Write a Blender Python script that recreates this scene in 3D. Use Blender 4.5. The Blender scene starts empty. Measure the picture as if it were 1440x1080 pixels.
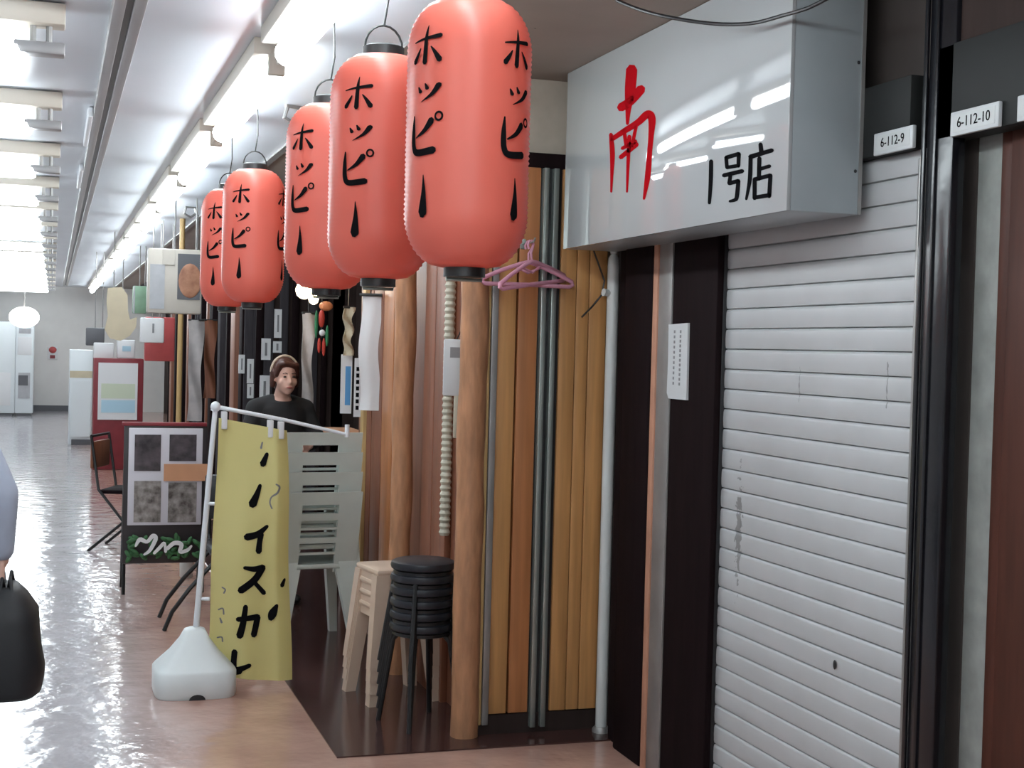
import bpy, bmesh, math, random
from mathutils import Vector, Matrix
random.seed(7)
C = bpy.context.scene.collection
PI = math.pi
# ---------------------------------------------------------------- camera
F, H, VX, VY, ROLL = 2000.0, 1.55, 75.0, 475.0, 0.026
_d = Vector(((VX-720)/F, -(VY-540)/F, -1)).normalized()
_c = -(_d.x*ROLL+_d.y)/_d.z
_u = Vector((ROLL, 1, _c)).normalized()
_r = _d.cross(_u)
M3 = Matrix((_r, _d, _u))
CAM = Vector((0, 0, H))
cd = bpy.data.cameras.new('camera'); cam = bpy.data.objects.new('camera', cd); C.objects.link(cam)
cd.sensor_width = 36; cd.lens = F/1440*36; cd.clip_start = 0.05; cd.clip_end = 200
cam.matrix_world = Matrix.Translation(CAM) @ M3.to_4x4()
bpy.context.scene.camera = cam
# ---------------------------------------------------------------- world, exposure
w = bpy.data.worlds.new('world'); bpy.context.scene.world = w; w.use_nodes = True
w.node_tree.nodes['Background'].inputs[0].default_value = (.8, .85, .9, 1)
w.node_tree.nodes['Background'].inputs[1].default_value = 0.0
vs = bpy.context.scene.view_settings
vs.view_transform = 'Standard'; vs.look = 'None'; vs.gamma = 1; vs.use_curve_mapping = False
vs.exposure = 0.88
TUBE_E = 13.0; CROSS_E = 13.0
# pixel (1440x1080) -> point on a plane of the place
def ray(px, py): return M3 @ Vector(((px-720)/F, -(py-540)/F, -1))
def onX(px, py, X): r = ray(px, py); return CAM + r*(X/r.x)
def onY(px, py, Y): r = ray(px, py); return CAM + r*(Y/r.y)
def onZ(px, py, Z): r = ray(px, py); return CAM + r*((Z-H)/r.z)

# ---------------------------------------------------------------- materials
MATS = {}
def mat(name, col, rough=.5, metal=0, var=0, scale=8, bump=0, stretch=(1,1,1), spec=.5, emit=0, coat=0, trans=0, col2=None, detail=4):
    if name in MATS: return MATS[name]
    m = bpy.data.materials.new(name); m.use_nodes = True
    nt = m.node_tree; b = nt.nodes['Principled BSDF']
    b.inputs['Base Color'].default_value = (*col, 1); b.inputs['Roughness'].default_value = rough
    b.inputs['Metallic'].default_value = metal; b.inputs['Specular IOR Level'].default_value = spec
    b.inputs['Coat Weight'].default_value = coat; b.inputs['Coat Roughness'].default_value = .05
    if emit:
        b.inputs['Emission Color'].default_value = (*col, 1); b.inputs['Emission Strength'].default_value = emit
    if var or bump:
        tc = nt.nodes.new('ShaderNodeTexCoord'); mp = nt.nodes.new('ShaderNodeMapping')
        mp.inputs['Scale'].default_value = stretch
        nz = nt.nodes.new('ShaderNodeTexNoise'); nz.inputs['Scale'].default_value = scale; nz.inputs['Detail'].default_value = detail
        nt.links.new(tc.outputs['Object'], mp.inputs[0]); nt.links.new(mp.outputs[0], nz.inputs['Vector'])
        if var:
            rp = nt.nodes.new('ShaderNodeValToRGB')
            rp.color_ramp.elements[0].position = .3; rp.color_ramp.elements[1].position = .7
            c2 = col2 or tuple(c*(1-var) for c in col)
            rp.color_ramp.elements[0].color = (*c2, 1); rp.color_ramp.elements[1].color = (*col, 1)
            nt.links.new(nz.outputs['Fac'], rp.inputs[0]); nt.links.new(rp.outputs[0], b.inputs['Base Color'])
        if bump:
            bp = nt.nodes.new('ShaderNodeBump'); bp.inputs['Strength'].default_value = bump; bp.inputs['Distance'].default_value = .01
            nt.links.new(nz.outputs['Fac'], bp.inputs['Height']); nt.links.new(bp.outputs[0], b.inputs['Normal'])
    if trans:
        tr = nt.nodes.new('ShaderNodeBsdfTranslucent'); tr.inputs[0].default_value = (*col, 1)
        mx = nt.nodes.new('ShaderNodeMixShader'); mx.inputs[0].default_value = trans
        out = nt.nodes['Material Output']
        nt.links.new(b.outputs[0], mx.inputs[1]); nt.links.new(tr.outputs[0], mx.inputs[2]); nt.links.new(mx.outputs[0], out.inputs[0])
    MATS[name] = m; return m
def emitter(name, col, e):
    m = bpy.data.materials.new(name); m.use_nodes = True; nt = m.node_tree
    nt.nodes.remove(nt.nodes['Principled BSDF']); em = nt.nodes.new('ShaderNodeEmission')
    em.inputs[0].default_value = (*col, 1); em.inputs[1].default_value = e
    nt.links.new(em.outputs[0], nt.nodes['Material Output'].inputs[0]); MATS[name] = m; return m

def floor_mat():
    m = bpy.data.materials.new('waxed_floor'); m.use_nodes = True; nt = m.node_tree; b = nt.nodes['Principled BSDF']
    L = nt.links.new; N = nt.nodes.new
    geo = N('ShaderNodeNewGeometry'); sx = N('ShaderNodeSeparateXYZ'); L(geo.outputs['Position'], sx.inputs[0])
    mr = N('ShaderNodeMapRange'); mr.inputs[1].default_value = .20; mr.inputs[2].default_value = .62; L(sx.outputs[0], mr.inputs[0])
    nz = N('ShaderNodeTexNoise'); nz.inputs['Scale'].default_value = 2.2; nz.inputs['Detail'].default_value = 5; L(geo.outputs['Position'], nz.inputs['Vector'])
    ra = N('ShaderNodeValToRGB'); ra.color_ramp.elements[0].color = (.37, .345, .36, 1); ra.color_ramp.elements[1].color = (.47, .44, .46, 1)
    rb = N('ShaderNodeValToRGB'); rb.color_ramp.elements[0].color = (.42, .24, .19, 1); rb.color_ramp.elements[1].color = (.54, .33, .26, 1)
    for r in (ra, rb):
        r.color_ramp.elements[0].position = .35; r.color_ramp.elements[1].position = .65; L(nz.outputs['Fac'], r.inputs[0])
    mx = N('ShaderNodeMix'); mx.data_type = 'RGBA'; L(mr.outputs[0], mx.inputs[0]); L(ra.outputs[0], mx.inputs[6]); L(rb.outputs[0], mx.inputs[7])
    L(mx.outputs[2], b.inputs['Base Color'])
    b.inputs['Roughness'].default_value = .12; b.inputs['Specular IOR Level'].default_value = .6
    n2 = N('ShaderNodeTexNoise'); n2.inputs['Scale'].default_value = 7; n2.inputs['Detail'].default_value = 3; L(geo.outputs['Position'], n2.inputs['Vector'])
    bp = N('ShaderNodeBump'); bp.inputs['Strength'].default_value = .5; bp.inputs['Distance'].default_value = .014
    L(n2.outputs['Fac'], bp.inputs['Height']); L(bp.outputs[0], b.inputs['Normal'])
    MATS['floor'] = m; return m
def shutter_mat():
    m = bpy.data.materials.new('shutter_paint'); m.use_nodes = True; nt = m.node_tree; b = nt.nodes['Principled BSDF']
    L = nt.links.new; N = nt.nodes.new
    geo = N('ShaderNodeNewGeometry'); sx = N('ShaderNodeSeparateXYZ'); L(geo.outputs['Position'], sx.inputs[0])
    def mth(op, a, bb=None, cl=False):
        n = N('ShaderNodeMath'); n.operation = op; n.use_clamp = cl
        for i, v in enumerate((a, bb)):
            if v is None: continue
            if isinstance(v, (int, float)): n.inputs[i].default_value = v
            else: L(v, n.inputs[i])
        return n.outputs[0]
    def band(o, c, wd): # 1 inside |o-c|<wd, soft
        return mth('SUBTRACT', 1.0, mth('DIVIDE', mth('ABSOLUTE', mth('SUBTRACT', o, c)), wd), True)
    nz = N('ShaderNodeTexNoise'); nz.inputs['Scale'].default_value = 45; nz.inputs['Detail'].default_value = 6; L(geo.outputs['Position'], nz.inputs['Vector'])
    p = onX(1037, 770, 2.16)
    s1 = mth('MULTIPLY', band(sx.outputs[1], p.y, .05), band(sx.outputs[2], .98, .38))
    s1 = mth('GREATER_THAN', mth('ADD', mth('MULTIPLY', s1, .55), nz.outputs['Fac']), .83)
    q = onX(1246, 545, 2.16)
    s2 = mth('GREATER_THAN', mth('ADD', mth('MULTIPLY', mth('MULTIPLY', band(sx.outputs[1], q.y, .008), band(sx.outputs[2], 1.47, .12)), .55), nz.outputs['Fac']), .78)
    q = onX(1123, 535, 2.16)
    s3 = mth('GREATER_THAN', mth('ADD', mth('MULTIPLY', mth('MULTIPLY', band(sx.outputs[1], q.y, .008), band(sx.outputs[2], 1.47, .12)), .5), nz.outputs['Fac']), .83)
    st = mth('MAXIMUM', s1, mth('MAXIMUM', s2, s3))
    n2 = N('ShaderNodeTexNoise'); n2.inputs['Scale'].default_value = 7; L(geo.outputs['Position'], n2.inputs['Vector'])
    rp = N('ShaderNodeValToRGB'); rp.color_ramp.elements[0].color = (.40, .405, .41, 1); rp.color_ramp.elements[1].color = (.47, .475, .485, 1); L(n2.outputs['Fac'], rp.inputs[0])
    mx = N('ShaderNodeMix'); mx.data_type = 'RGBA'; L(mth('MULTIPLY', st, .6), mx.inputs[0]); L(rp.outputs[0], mx.inputs[6]); mx.inputs[7].default_value = (.07, .065, .06, 1)
    L(mx.outputs[2], b.inputs['Base Color']); b.inputs['Roughness'].default_value = .45
    MATS['shutter'] = m; return m
floor_mat(); shutter_mat()
emitter('tube_glow', (.86, .955, 1), TUBE_E); emitter('cross_glow', (.86, .955, 1), CROSS_E)
emitter('bulb_glow', (1, .78, .45), 9.0); emitter('globe_glow', (1, .98, .94), 6.0)
mat('white_paint', (.78, .80, .83), .35, var=.06, scale=3)
mat('ceiling_white', (.66, .70, .76), .30, var=.05, scale=2)
mat('ceiling_brown', (.29, .235, .20), .6, var=.15, scale=3)
mat('beige_plaster', (.50, .44, .36), .8, var=.12, scale=12, bump=.1)
mat('grey_wall', (.72, .70, .68), .6, var=.06, scale=4)
mat('wall_left_paint', (.70, .68, .66), .7, var=.06, scale=3)
mat('batten_beige', (.60, .54, .46), .5)
mat('steel_dark', (.03, .03, .032), .3, .2)
mat('rail_black', (.012, .012, .014), .35)
mat('rail_grey', (.34, .33, .33), .4, .3)
mat('black_paint', (.008, .008, .011), .22, var=.3, scale=20, bump=.08)
mat('header_grey', (.016, .017, .017), .6, var=.2, scale=6, spec=.25)
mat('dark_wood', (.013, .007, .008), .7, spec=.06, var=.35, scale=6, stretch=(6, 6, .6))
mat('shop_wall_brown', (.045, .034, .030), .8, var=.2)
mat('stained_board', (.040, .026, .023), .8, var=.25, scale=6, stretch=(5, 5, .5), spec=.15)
mat('concrete', (.33, .34, .32), .8, var=.3, scale=14, bump=.2)
mat('brown_door', (.085, .028, .018), .5, spec=.2, var=.4, scale=5, stretch=(5, 5, .5))
mat('door_wood', (.62, .315, .115), .38, var=.32, scale=5, stretch=(7, 7, .35), bump=.05)
mat('door_wood_red', (.50, .20, .075), .38, var=.30, scale=5, stretch=(7, 7, .35), bump=.05)
mat('panel_wood', (.26, .095, .05), .45, var=.35, scale=5, stretch=(7, 7, .35))
mat('log_wood', (.50, .24, .12), .55, var=.38, scale=9, stretch=(3, 3, .8), bump=.5)
mat('edge_pine', (.55, .36, .15), .5, var=.2, scale=8, stretch=(5, 5, .5))
mat('salmon_trim', (.52, .26, .17), .5, var=.2)
mat('aluminium', (.42, .47, .44), .3, .7, var=.1)
mat('dull_metal', (.33, .32, .31), .4, .5, var=.2)
mat('enamel_white', (.60, .62, .61), .25, var=.05)
mat('conduit_cream', (.50, .47, .37), .6, var=.15)
mat('mat_dark', (.075, .036, .032), .14, var=.3, scale=4, bump=.05)
mat('sign_side', (.36, .40, .42), .35, .1, var=.12, scale=5)
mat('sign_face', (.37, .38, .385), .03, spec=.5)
mat('red_ink', (.34, .006, .010), .6, spec=.0)
mat('black_ink', (.008, .008, .009), .8, spec=.0)
mat('grey_ink', (.22, .22, .23), .6)
mat('plate_white', (.55, .57, .58), .4)
mat('plate_grey', (.52, .54, .54), .5)
mat('lantern_red', (.93, .225, .165), .34, var=.08, scale=3, trans=.35)
mat('lantern_cap', (.02, .02, .02), .4)
mat('pink_plastic', (.78, .40, .52), .3, trans=.3)
mat('yellow_cloth', (.82, .75, .34), .75, var=.06, scale=3, trans=.25)
mat('white_plastic', (.70, .74, .74), .35, var=.05)
mat('frame_white', (.75, .77, .80), .3)
mat('chair_plastic', (.60, .66, .63), .42, var=.10, scale=6)
mat('beige_plastic', (.62, .47, .36), .4, var=.06)
mat('black_vinyl', (.012, .014, .02), .38)
mat('black_tube', (.010, .010, .011), .3)
mat('board_black', (.030, .024, .026), .5)
mat('board_white', (.60, .58, .63), .5)
mat('photo_dark', (.10, .08, .09), .5, var=.75, scale=18, col2=(.02, .015, .02))
mat('photo_mixed', (.36, .33, .31), .5, var=.9, scale=22, col2=(.05, .035, .03), detail=6)
mat('orange_paper', (.62, .31, .17), .6, var=.12)
mat('leaf_green', (.05, .17, .06), .6, var=.4, scale=30)
mat('red_board', (.24, .025, .035), .5, var=.2)
mat('red_light', (.55, .09, .09), .5, var=.2)
mat('paper_white', (.72, .72, .73), .7)
mat('paper_blue', (.42, .62, .74), .7)
mat('paper_green', (.58, .64, .50), .7)
mat('paper_grey', (.45, .45, .47), .7, var=.15, scale=12)
mat('box_beige', (.55, .50, .44), .5, var=.08)
mat('food_orange', (.45, .22, .13), .5, var=.6, scale=14, col2=(.22, .08, .04))
mat('green_box', (.22, .36, .24), .5, var=.3)
mat('beige_board', (.56, .48, .34), .6, var=.12)
mat('dark_grey', (.10, .10, .11), .5)
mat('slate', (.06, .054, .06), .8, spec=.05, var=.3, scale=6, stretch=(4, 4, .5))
mat('cloth_pale', (.50, .46, .45), .8, var=.3, scale=8)
mat('cloth_black', (.018, .017, .018), .85, var=.2)
mat('skin', (.70, .42, .33), .5, var=.08, scale=6)
mat('hair_brown', (.075, .022, .014), .45, var=.4, scale=30, stretch=(4, 4, .6))
mat('headband', (.50, .40, .32), .7)
mat('lip', (.40, .10, .09), .45)
mat('eye_dark', (.015, .01, .01), .2)
mat('shirt_blue', (.40, .44, .54), .8, var=.12)
mat('trousers', (.06, .07, .10), .8)
mat('shoe_black', (.02, .02, .02), .5)
mat('bag_black', (.008, .008, .010), .6, var=.2)
mat('poster_blue', (.10, .32, .62), .6)
mat('toy_red', (.55, .05, .03), .5)
mat('toy_green', (.03, .20, .08), .5)
mat('toy_orange', (.75, .26, .10), .5)
mat('machine_white', (.70, .74, .76), .35)
mat('machine_window', (.18, .40, .50), .2, var=.7, scale=9, col2=(.60, .70, .74))

# ---------------------------------------------------------------- mesh building
class MB:
    def __init__(s): s.v = []; s.f = []
    def add(s, v, f):
        o = len(s.v); s.v += [tuple(p) for p in v]; s.f += [tuple(i+o for i in q) for q in f]; return s
    def box(s, x0, x1, y0, y1, z0, z1, b=0):
        x0, x1 = min(x0, x1), max(x0, x1); y0, y1 = min(y0, y1), max(y0, y1); z0, z1 = min(z0, z1), max(z0, z1)
        if b:
            bm = bmesh.new(); bmesh.ops.create_cube(bm, size=1)
            for v in bm.verts: v.co = Vector(((x0+x1)/2+v.co.x*(x1-x0), (y0+y1)/2+v.co.y*(y1-y0), (z0+z1)/2+v.co.z*(z1-z0)))
            bmesh.ops.bevel(bm, geom=bm.edges[:], offset=b, segments=2, affect='EDGES', profile=.5)
            bm.verts.index_update(); s.add([v.co for v in bm.verts], [[v.index for v in f.verts] for f in bm.faces]); bm.free(); return s
        return s.add([(x0,y0,z0),(x1,y0,z0),(x1,y1,z0),(x0,y1,z0),(x0,y0,z1),(x1,y0,z1),(x1,y1,z1),(x0,y1,z1)],
                     [(0,3,2,1),(4,5,6,7),(0,1,5,4),(1,2,6,5),(2,3,7,6),(3,0,4,7)])
    def tube(s, pts, r, n=10, caps=True):
        pts = [Vector(p) for p in pts]; m = len(pts); rs = r if isinstance(r, (list, tuple)) else [r]*m
        V = []; Fc = []; up = None
        for i, p in enumerate(pts):
            t = (pts[min(i+1, m-1)]-pts[max(i-1, 0)]).normalized()
            if up is None: up = Vector((0,0,1)) if abs(t.z) < .9 else Vector((1,0,0))
            a = t.cross(up); a = a.normalized() if a.length > 1e-6 else t.orthogonal().normalized(); bb = a.cross(t).normalized(); up = bb
            for k in range(n): V.append(p+(a*math.cos(2*PI*k/n)+bb*math.sin(2*PI*k/n))*rs[i])
        for i in range(m-1):
            for k in range(n): Fc.append((i*n+k, i*n+(k+1) % n, (i+1)*n+(k+1) % n, (i+1)*n+k))
        if caps: Fc.append(tuple(range(n-1, -1, -1))); Fc.append(tuple((m-1)*n+k for k in range(n)))
        return s.add(V, Fc)
    def lathe(s, prof, n=32, c=(0,0,0)):
        V = []; Fc = []
        for r, z in prof:
            for k in range(n): V.append((c[0]+r*math.cos(2*PI*k/n), c[1]+r*math.sin(2*PI*k/n), c[2]+z))
        m = len(prof)
        for i in range(m-1):
            for k in range(n): Fc.append((i*n+k, i*n+(k+1) % n, (i+1)*n+(k+1) % n, (i+1)*n+k))
        Fc.append(tuple(range(n-1, -1, -1))); Fc.append(tuple((m-1)*n+k for k in range(n)))
        return s.add(V, Fc)
    def prism(s, poly, axis, a, b): # poly in the other two axes (order x<y<z), extruded a..b
        def P(u, v, t): return (t,u,v) if axis == 'x' else (u,t,v) if axis == 'y' else (u,v,t)
        n = len(poly); V = [P(u,v,a) for u,v in poly]+[P(u,v,b) for u,v in poly]
        Fc = [tuple(range(n-1,-1,-1)), tuple(range(n,2*n))]+[(i,(i+1)%n,n+(i+1)%n,n+i) for i in range(n)]
        return s.add(V, Fc)
    def ell(s, c, r, n=16, m=10, rot=None):
        V = []; Fc = []; c = Vector(c)
        for i in range(m+1):
            th = PI*i/m
            for k in range(n):
                p = Vector((r[0]*math.sin(th)*math.cos(2*PI*k/n), r[1]*math.sin(th)*math.sin(2*PI*k/n), r[2]*math.cos(th)))
                if rot: p = rot @ p
                V.append(c+p)
        for i in range(m):
            for k in range(n): Fc.append((i*n+k, (i+1)*n+k, (i+1)*n+(k+1)%n, i*n+(k+1)%n))
        return s.add(V, Fc)
    def sheet(s, fn, nu, nv, th=None): # grid surface fn(u,v)->point; th: vector thickness offset
        V = [Vector(fn(i/nu, j/nv)) for j in range(nv+1) for i in range(nu+1)]
        W = nu+1; Fc = [(j*W+i, j*W+i+1, (j+1)*W+i+1, (j+1)*W+i) for j in range(nv) for i in range(nu)]
        if th is not None:
            n = len(V); t = Vector(th); V = V+[p+t for p in V]
            Fc = Fc+[tuple(n+k for k in reversed(q)) for q in Fc]
            rim = [i for i in range(W)]+[j*W+nu for j in range(1,nv+1)]+[nv*W+i for i in range(nu-1,-1,-1)]+[j*W for j in range(nv-1,0,-1)]
            for a, b in zip(rim, rim[1:]+rim[:1]): Fc.append((b, a, n+a, n+b))
        return s.add(V, Fc)
    def build(s, name, m, parent=None, smooth=40):
        me = bpy.data.meshes.new(name); me.from_pydata(s.v, [], s.f)
        bm = bmesh.new(); bm.from_mesh(me); bmesh.ops.remove_doubles(bm, verts=bm.verts, dist=1e-6); bmesh.ops.recalc_face_normals(bm, faces=bm.faces); bm.to_mesh(me); bm.free()
        if smooth:
            me.polygons.foreach_set('use_smooth', [True]*len(me.polygons)); me.set_sharp_from_angle(angle=math.radians(smooth))
        me.materials.append(MATS[m] if isinstance(m, str) else m)
        o = bpy.data.objects.new(name, me); C.objects.link(o)
        if parent: o.parent = parent
        return o
def tag(o, label=None, cat=None, group=None, kind=None):
    for k, v in (('label', label), ('category', cat), ('group', group), ('kind', kind)):
        if v: o[k] = v
    return o
def thing(name, label, cat, loc=(0,0,0), rz=0, group=None):
    o = bpy.data.objects.new(name, None); C.objects.link(o); o.empty_display_size = .1
    o.location = loc; o.rotation_euler = (0, 0, rz); return tag(o, label, cat, group)
def struct(name, mb, m, label=None): return tag(mb.build(name, m), label, None, None, 'structure')
def dup(root, loc, rz=None, label=None):
    r = root.copy(); C.objects.link(r); r.location = loc
    if rz is not None: r.rotation_euler = (0, 0, rz)
    if label: r['label'] = label
    for ch in list(root.children):
        c = ch.copy(); C.objects.link(c); c.parent = r
        for g in list(ch.children):
            d = g.copy(); C.objects.link(d); d.parent = c
    return r
def B(*a, **k): return MB().box(*a, **k)
# brush strokes: points (x, y, width) smoothed and given a tapered outline; place(x, y) -> 3D
def smooth_pts(pts, n=6):
    if len(pts) == 2: return [tuple(pts[0][k]+(pts[1][k]-pts[0][k])*i/n for k in range(3)) for i in range(n+1)]
    P = [pts[0]]+list(pts)+[pts[-1]]; out = []
    for i in range(1, len(P)-2):
        a, b, c, d = P[i-1], P[i], P[i+1], P[i+2]
        for j in range(n):
            t = j/n; out.append(tuple(.5*(2*b[k]+(c[k]-a[k])*t+(2*a[k]-5*b[k]+4*c[k]-d[k])*t*t+(3*b[k]-a[k]-3*c[k]+d[k])*t**3) for k in range(3)))
    out.append(tuple(pts[-1])); return out
def strokes(mb, glyph, place, n=6):
    for st in glyph:
        p = smooth_pts(st, n); V = []; L = len(p)
        # round ends
        ext = []
        a, b = p[0], p[1]; dx, dy = a[0]-b[0], a[1]-b[1]; l = math.hypot(dx, dy) or 1
        ext.append((a[0]+dx/l*a[2]*.4, a[1]+dy/l*a[2]*.4, a[2]*.45)); ext += p
        a, b = p[-1], p[-2]; dx, dy = a[0]-b[0], a[1]-b[1]; l = math.hypot(dx, dy) or 1
        ext.append((a[0]+dx/l*a[2]*.4, a[1]+dy/l*a[2]*.4, a[2]*.45)); p = ext; L = len(p)
        for i in range(L):
            q0, q1 = p[max(i-1, 0)], p[min(i+1, L-1)]; tx, ty = q1[0]-q0[0], q1[1]-q0[1]; l = math.hypot(tx, ty) or 1
            nx, ny = -ty/l*p[i][2]/2, tx/l*p[i][2]/2
            V += [place(p[i][0]+nx, p[i][1]+ny), place(p[i][0], p[i][1]), place(p[i][0]-nx, p[i][1]-ny)]
        Fc = []
        for i in range(L-1):
            for k in range(2): Fc.append((i*3+k, i*3+k+1, i*3+3+k+1, i*3+3+k))
        mb.add(V, Fc)
    return mb
GL = {
 'ho': [[(-.44,.10,.03),(-.1,.16,.06),(.44,.22,.10)], [(.03,.52,.02),(.0,.2,.09),(-.04,-.46,.13)], [(-.20,-.08,.03),(-.28,-.22,.08),(-.42,-.42,.12)], [(.16,-.06,.03),(.27,-.2,.08),(.42,-.42,.13)]],
 'tsu': [[(-.34,.22,.05),(-.26,.02,.13)], [(-.06,.34,.05),(.02,.14,.13)], [(.44,.26,.17),(.2,-.12,.12),(-.22,-.42,.02)]],
 'pi': [[(-.40,.48,.04),(-.42,.1,.12),(-.40,-.28,.14),(-.24,-.44,.14),(.30,-.40,.15)], [(.22,.34,.15),(.0,.10,.10),(-.30,-.06,.03)],
        [(.44+.10*math.cos(a*PI/6), .44+.10*math.sin(a*PI/6), .045) for a in range(13)]],
 'bar': [[(.0,.5,.02),(.02,.1,.10),(.0,-.36,.20),(-.01,-.44,.17)]],
}

# ================================================================ THE SETTING
CE, XW, XS = 2.64, 2.15, 1.90          # ceiling height, shop wall plane, sign face plane
Y0, Y1, XL = -6.0, 31.6, -3.2
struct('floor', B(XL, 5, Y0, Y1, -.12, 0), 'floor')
struct('floor_shop', B(1.04, 4.2, 5.235, 12.5, 0.0005, .006), 'mat_dark')
struct('ceiling', B(XL, 1.20, Y0, Y1, CE, CE+.1), 'ceiling_white')
struct('ceiling_shops', B(1.20, 5, Y0, Y1, CE, CE+.1), 'ceiling_brown')
struct('trim_1', B(1.185, 1.225, Y0, Y1, CE-.012, CE), 'dull_metal')
struct('wall_left', B(XL-.1, XL, Y0, Y1, 0, CE), 'wall_left_paint')
struct('wall_back', B(XL, 5, Y1, Y1+.1, 0, CE), 'grey_wall')
struct('wall_front', B(XL, 5, Y0-.1, Y0, 0, CE), 'wall_left_paint')
struct('baseboard_back', B(XL, 1.65, Y1-.02, Y1, 0, .12), 'dark_grey')
struct('wall_outer', B(4.2, 4.3, Y0, Y1, 0, CE), 'stained_board')

# ---- the shuttered shop (plane X = XW)
ysl, ysr = onX(1003, 900, XW).y, onX(1284, 500, XW).y     # shutter side edges (far, near)
z_sill = 2.10
pz = [onX(1015, 490.7+28.0*k, XW).z for k in (-4, 8)]
pitch = (pz[0]-pz[1])/12; zref = onX(1015, 490.7, XW).z
sh = thing('roller_shutter', 'closed pale grey roller shutter with stained slats below the white sign', 'shutter', (XW+.02, (ysl+ysr)/2, 0))
hw = (ysl-ysr)/2
prof = [(.012,0),(.002,.0004),(-.005,.0025),(-.0068,.012),(-.0075,pitch*.5),(-.0068,pitch-.012),(-.0045,pitch-.003),(.002,pitch-.0008),(.012,pitch-.0005)]
k0 = math.floor(zref/pitch)
z0 = zref-k0*pitch
sm = None
for k in range(int((z_sill-z0)/pitch)+1):
    if sm is None:
        o = MB().prism(prof, 'y', -hw, hw).build('slat', 'shutter', sh, smooth=60); sm = o.data
    else:
        o = bpy.data.objects.new('slat', sm); C.objects.link(o); o.parent = sh
    o.location = (0, 0, z0+k*pitch)
B(-.006, .014, -hw, hw, 0.0, z0-.001, b=.003).build('bottom_bar', 'dull_metal', sh)
kp = onX(1170, 935, XW)-Vector((XW+.02, (ysl+ysr)/2, 0))
MB().ell((-.0115, kp.y, kp.z), (.003, .008, .014)).build('keyhole', 'rail_black', sh)
B(-.025, .02, -hw-.014, -hw, 0, 2.08, b=.004).build('guide_rail', 'dull_metal', sh)
B(-.02, .02, hw, hw+.02, 0, 2.1, b=.004).build('guide_rail', 'rail_black', sh)
# wall behind, header, posts
struct('wall_right', B(XW+.045, 4.2, 3.05, 5.42, 0, CE), 'shop_wall_brown')
struct('trim_2', B(XW-.02, XW+.03, ysr+.02, ysl+.02, 2.105, 2.30, b=.004), 'header_grey')
hy = onX(1324, 202, XW).y
struct('trim_3', B(XW-.035, XW+.03, .4, hy-.02, 2.105, 2.34, b=.004), 'header_grey')
struct('trim_4', B(XW-.02, XW+.2, .4, hy-.02, 2.34, CE), 'stained_board')
# black steel column beside the shutter
XC = XW-.035
ca, cb = onX(1289, 600, XC).y, onX(1326, 600, XC).y
col = tag(B(XC, XW+.005, cb, ca, 0, CE, b=.008).build('column', 'black_paint'), None, None, None, 'structure')
for px in (1297, 1312):
    y = onX(px, 300, XC).y; B(XC-.006, XC+.002, y-.008, y+.008, 0, CE, b=.003).build('rib', 'black_paint', col)
# darker bay beyond the column
struct('wall_right_bay', B(XW+.12, 4.2, .3, 3.05, 0, CE), 'stained_board')
XG = XW+.05
g0, g1 = onX(1350, 600, XG).y, onX(1402, 600, XG).y
struct('trim_5', B(XG, XW+.12, g1, g0, 0, 2.34, b=.006), 'concrete')
d1 = tag(B(XW+.03, XW+.12, g1-1.0, g1-.045, 0, 2.2, b=.005).build('door_1', 'brown_door'), 'dark red brown wooden door in the unlit bay', None, None, 'structure')
struct('trim_6', B(XW+.035, XW+.12, g1-.044, g1-.002, 0, 2.3, b=.004), 'brown_door')
# dark boards between the shutter and the wooden doors
def yx(px, X=XW): return onX(px, 700, X).y
dw = tag(B(XW-.005, XW+.045, yx(1003), 5.27, 0, 2.28).build('wall_boards', 'dark_wood'), None, None, None, 'structure')
def bd(nm, p0, p1, d, m, z1, b):
    X = XW-d; B(X, XW, yx(p1, X), yx(p0, X), 0, z1, b=b).build(nm, m, dw)
bd('board', 938, 1000, .025, 'dark_wood', 2.1, .005)
bd('metal_strip', 918, 936, .030, 'dull_metal', 2.1, .003)
bd('wood_strip', 910, 916, .036, 'salmon_trim', 2.12, .002)
bd('board', 870, 908, .040, 'dark_wood', 2.05, .010)
# ---- return wall with folding wooden doors (plane Y = YD)
YD = 5.42
def xd(px, py=700): return onY(px, py, YD).x
wd = tag(B(1.62, 4.2, YD+.03, YD+.12, 0, CE).build('wall_return', 'beige_plaster'), None, None, None, 'structure')
B(1.64, XW-.0, YD-.01, YD+.03, 0, .085).build('sill', 'stained_board', wd)
B(1.64, XW, YD-.012, YD+.03, 2.28, 2.34).build('door_track', 'dark_wood', wd)
zt = 2.28
edges = [(690, 717, 'door_wood', 0), (720, 747, 'door_wood_red', 0), (778, 800, 'door_wood', 0), (801, 818, 'door_wood', .002), (819, 843, 'door_wood', 0)]
for a, b_, m_, off in edges:
    B(xd(a), xd(b_), YD-.02+off, YD+.03, .09, zt, b=.003).build('door_panel', m_, wd)
for a, b_ in ((750, 757), (764, 771)):
    B(xd(a), xd(b_), YD-.035, YD+.03, .03, zt, b=.002).build('metal_rail', 'aluminium', wd)
B(xd(747), xd(778), YD-.005, YD+.03, .03, zt).build('rail_gap', 'rail_black', wd)
B(xd(676), xd(681), YD-.03, YD+.05, .05, zt, b=.002).build('metal_rail', 'edge_pine', wd)
B(xd(682), xd(691), YD-.035, YD+.03, .05, zt, b=.003).build('metal_rail', 'dull_metal', wd)
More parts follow.
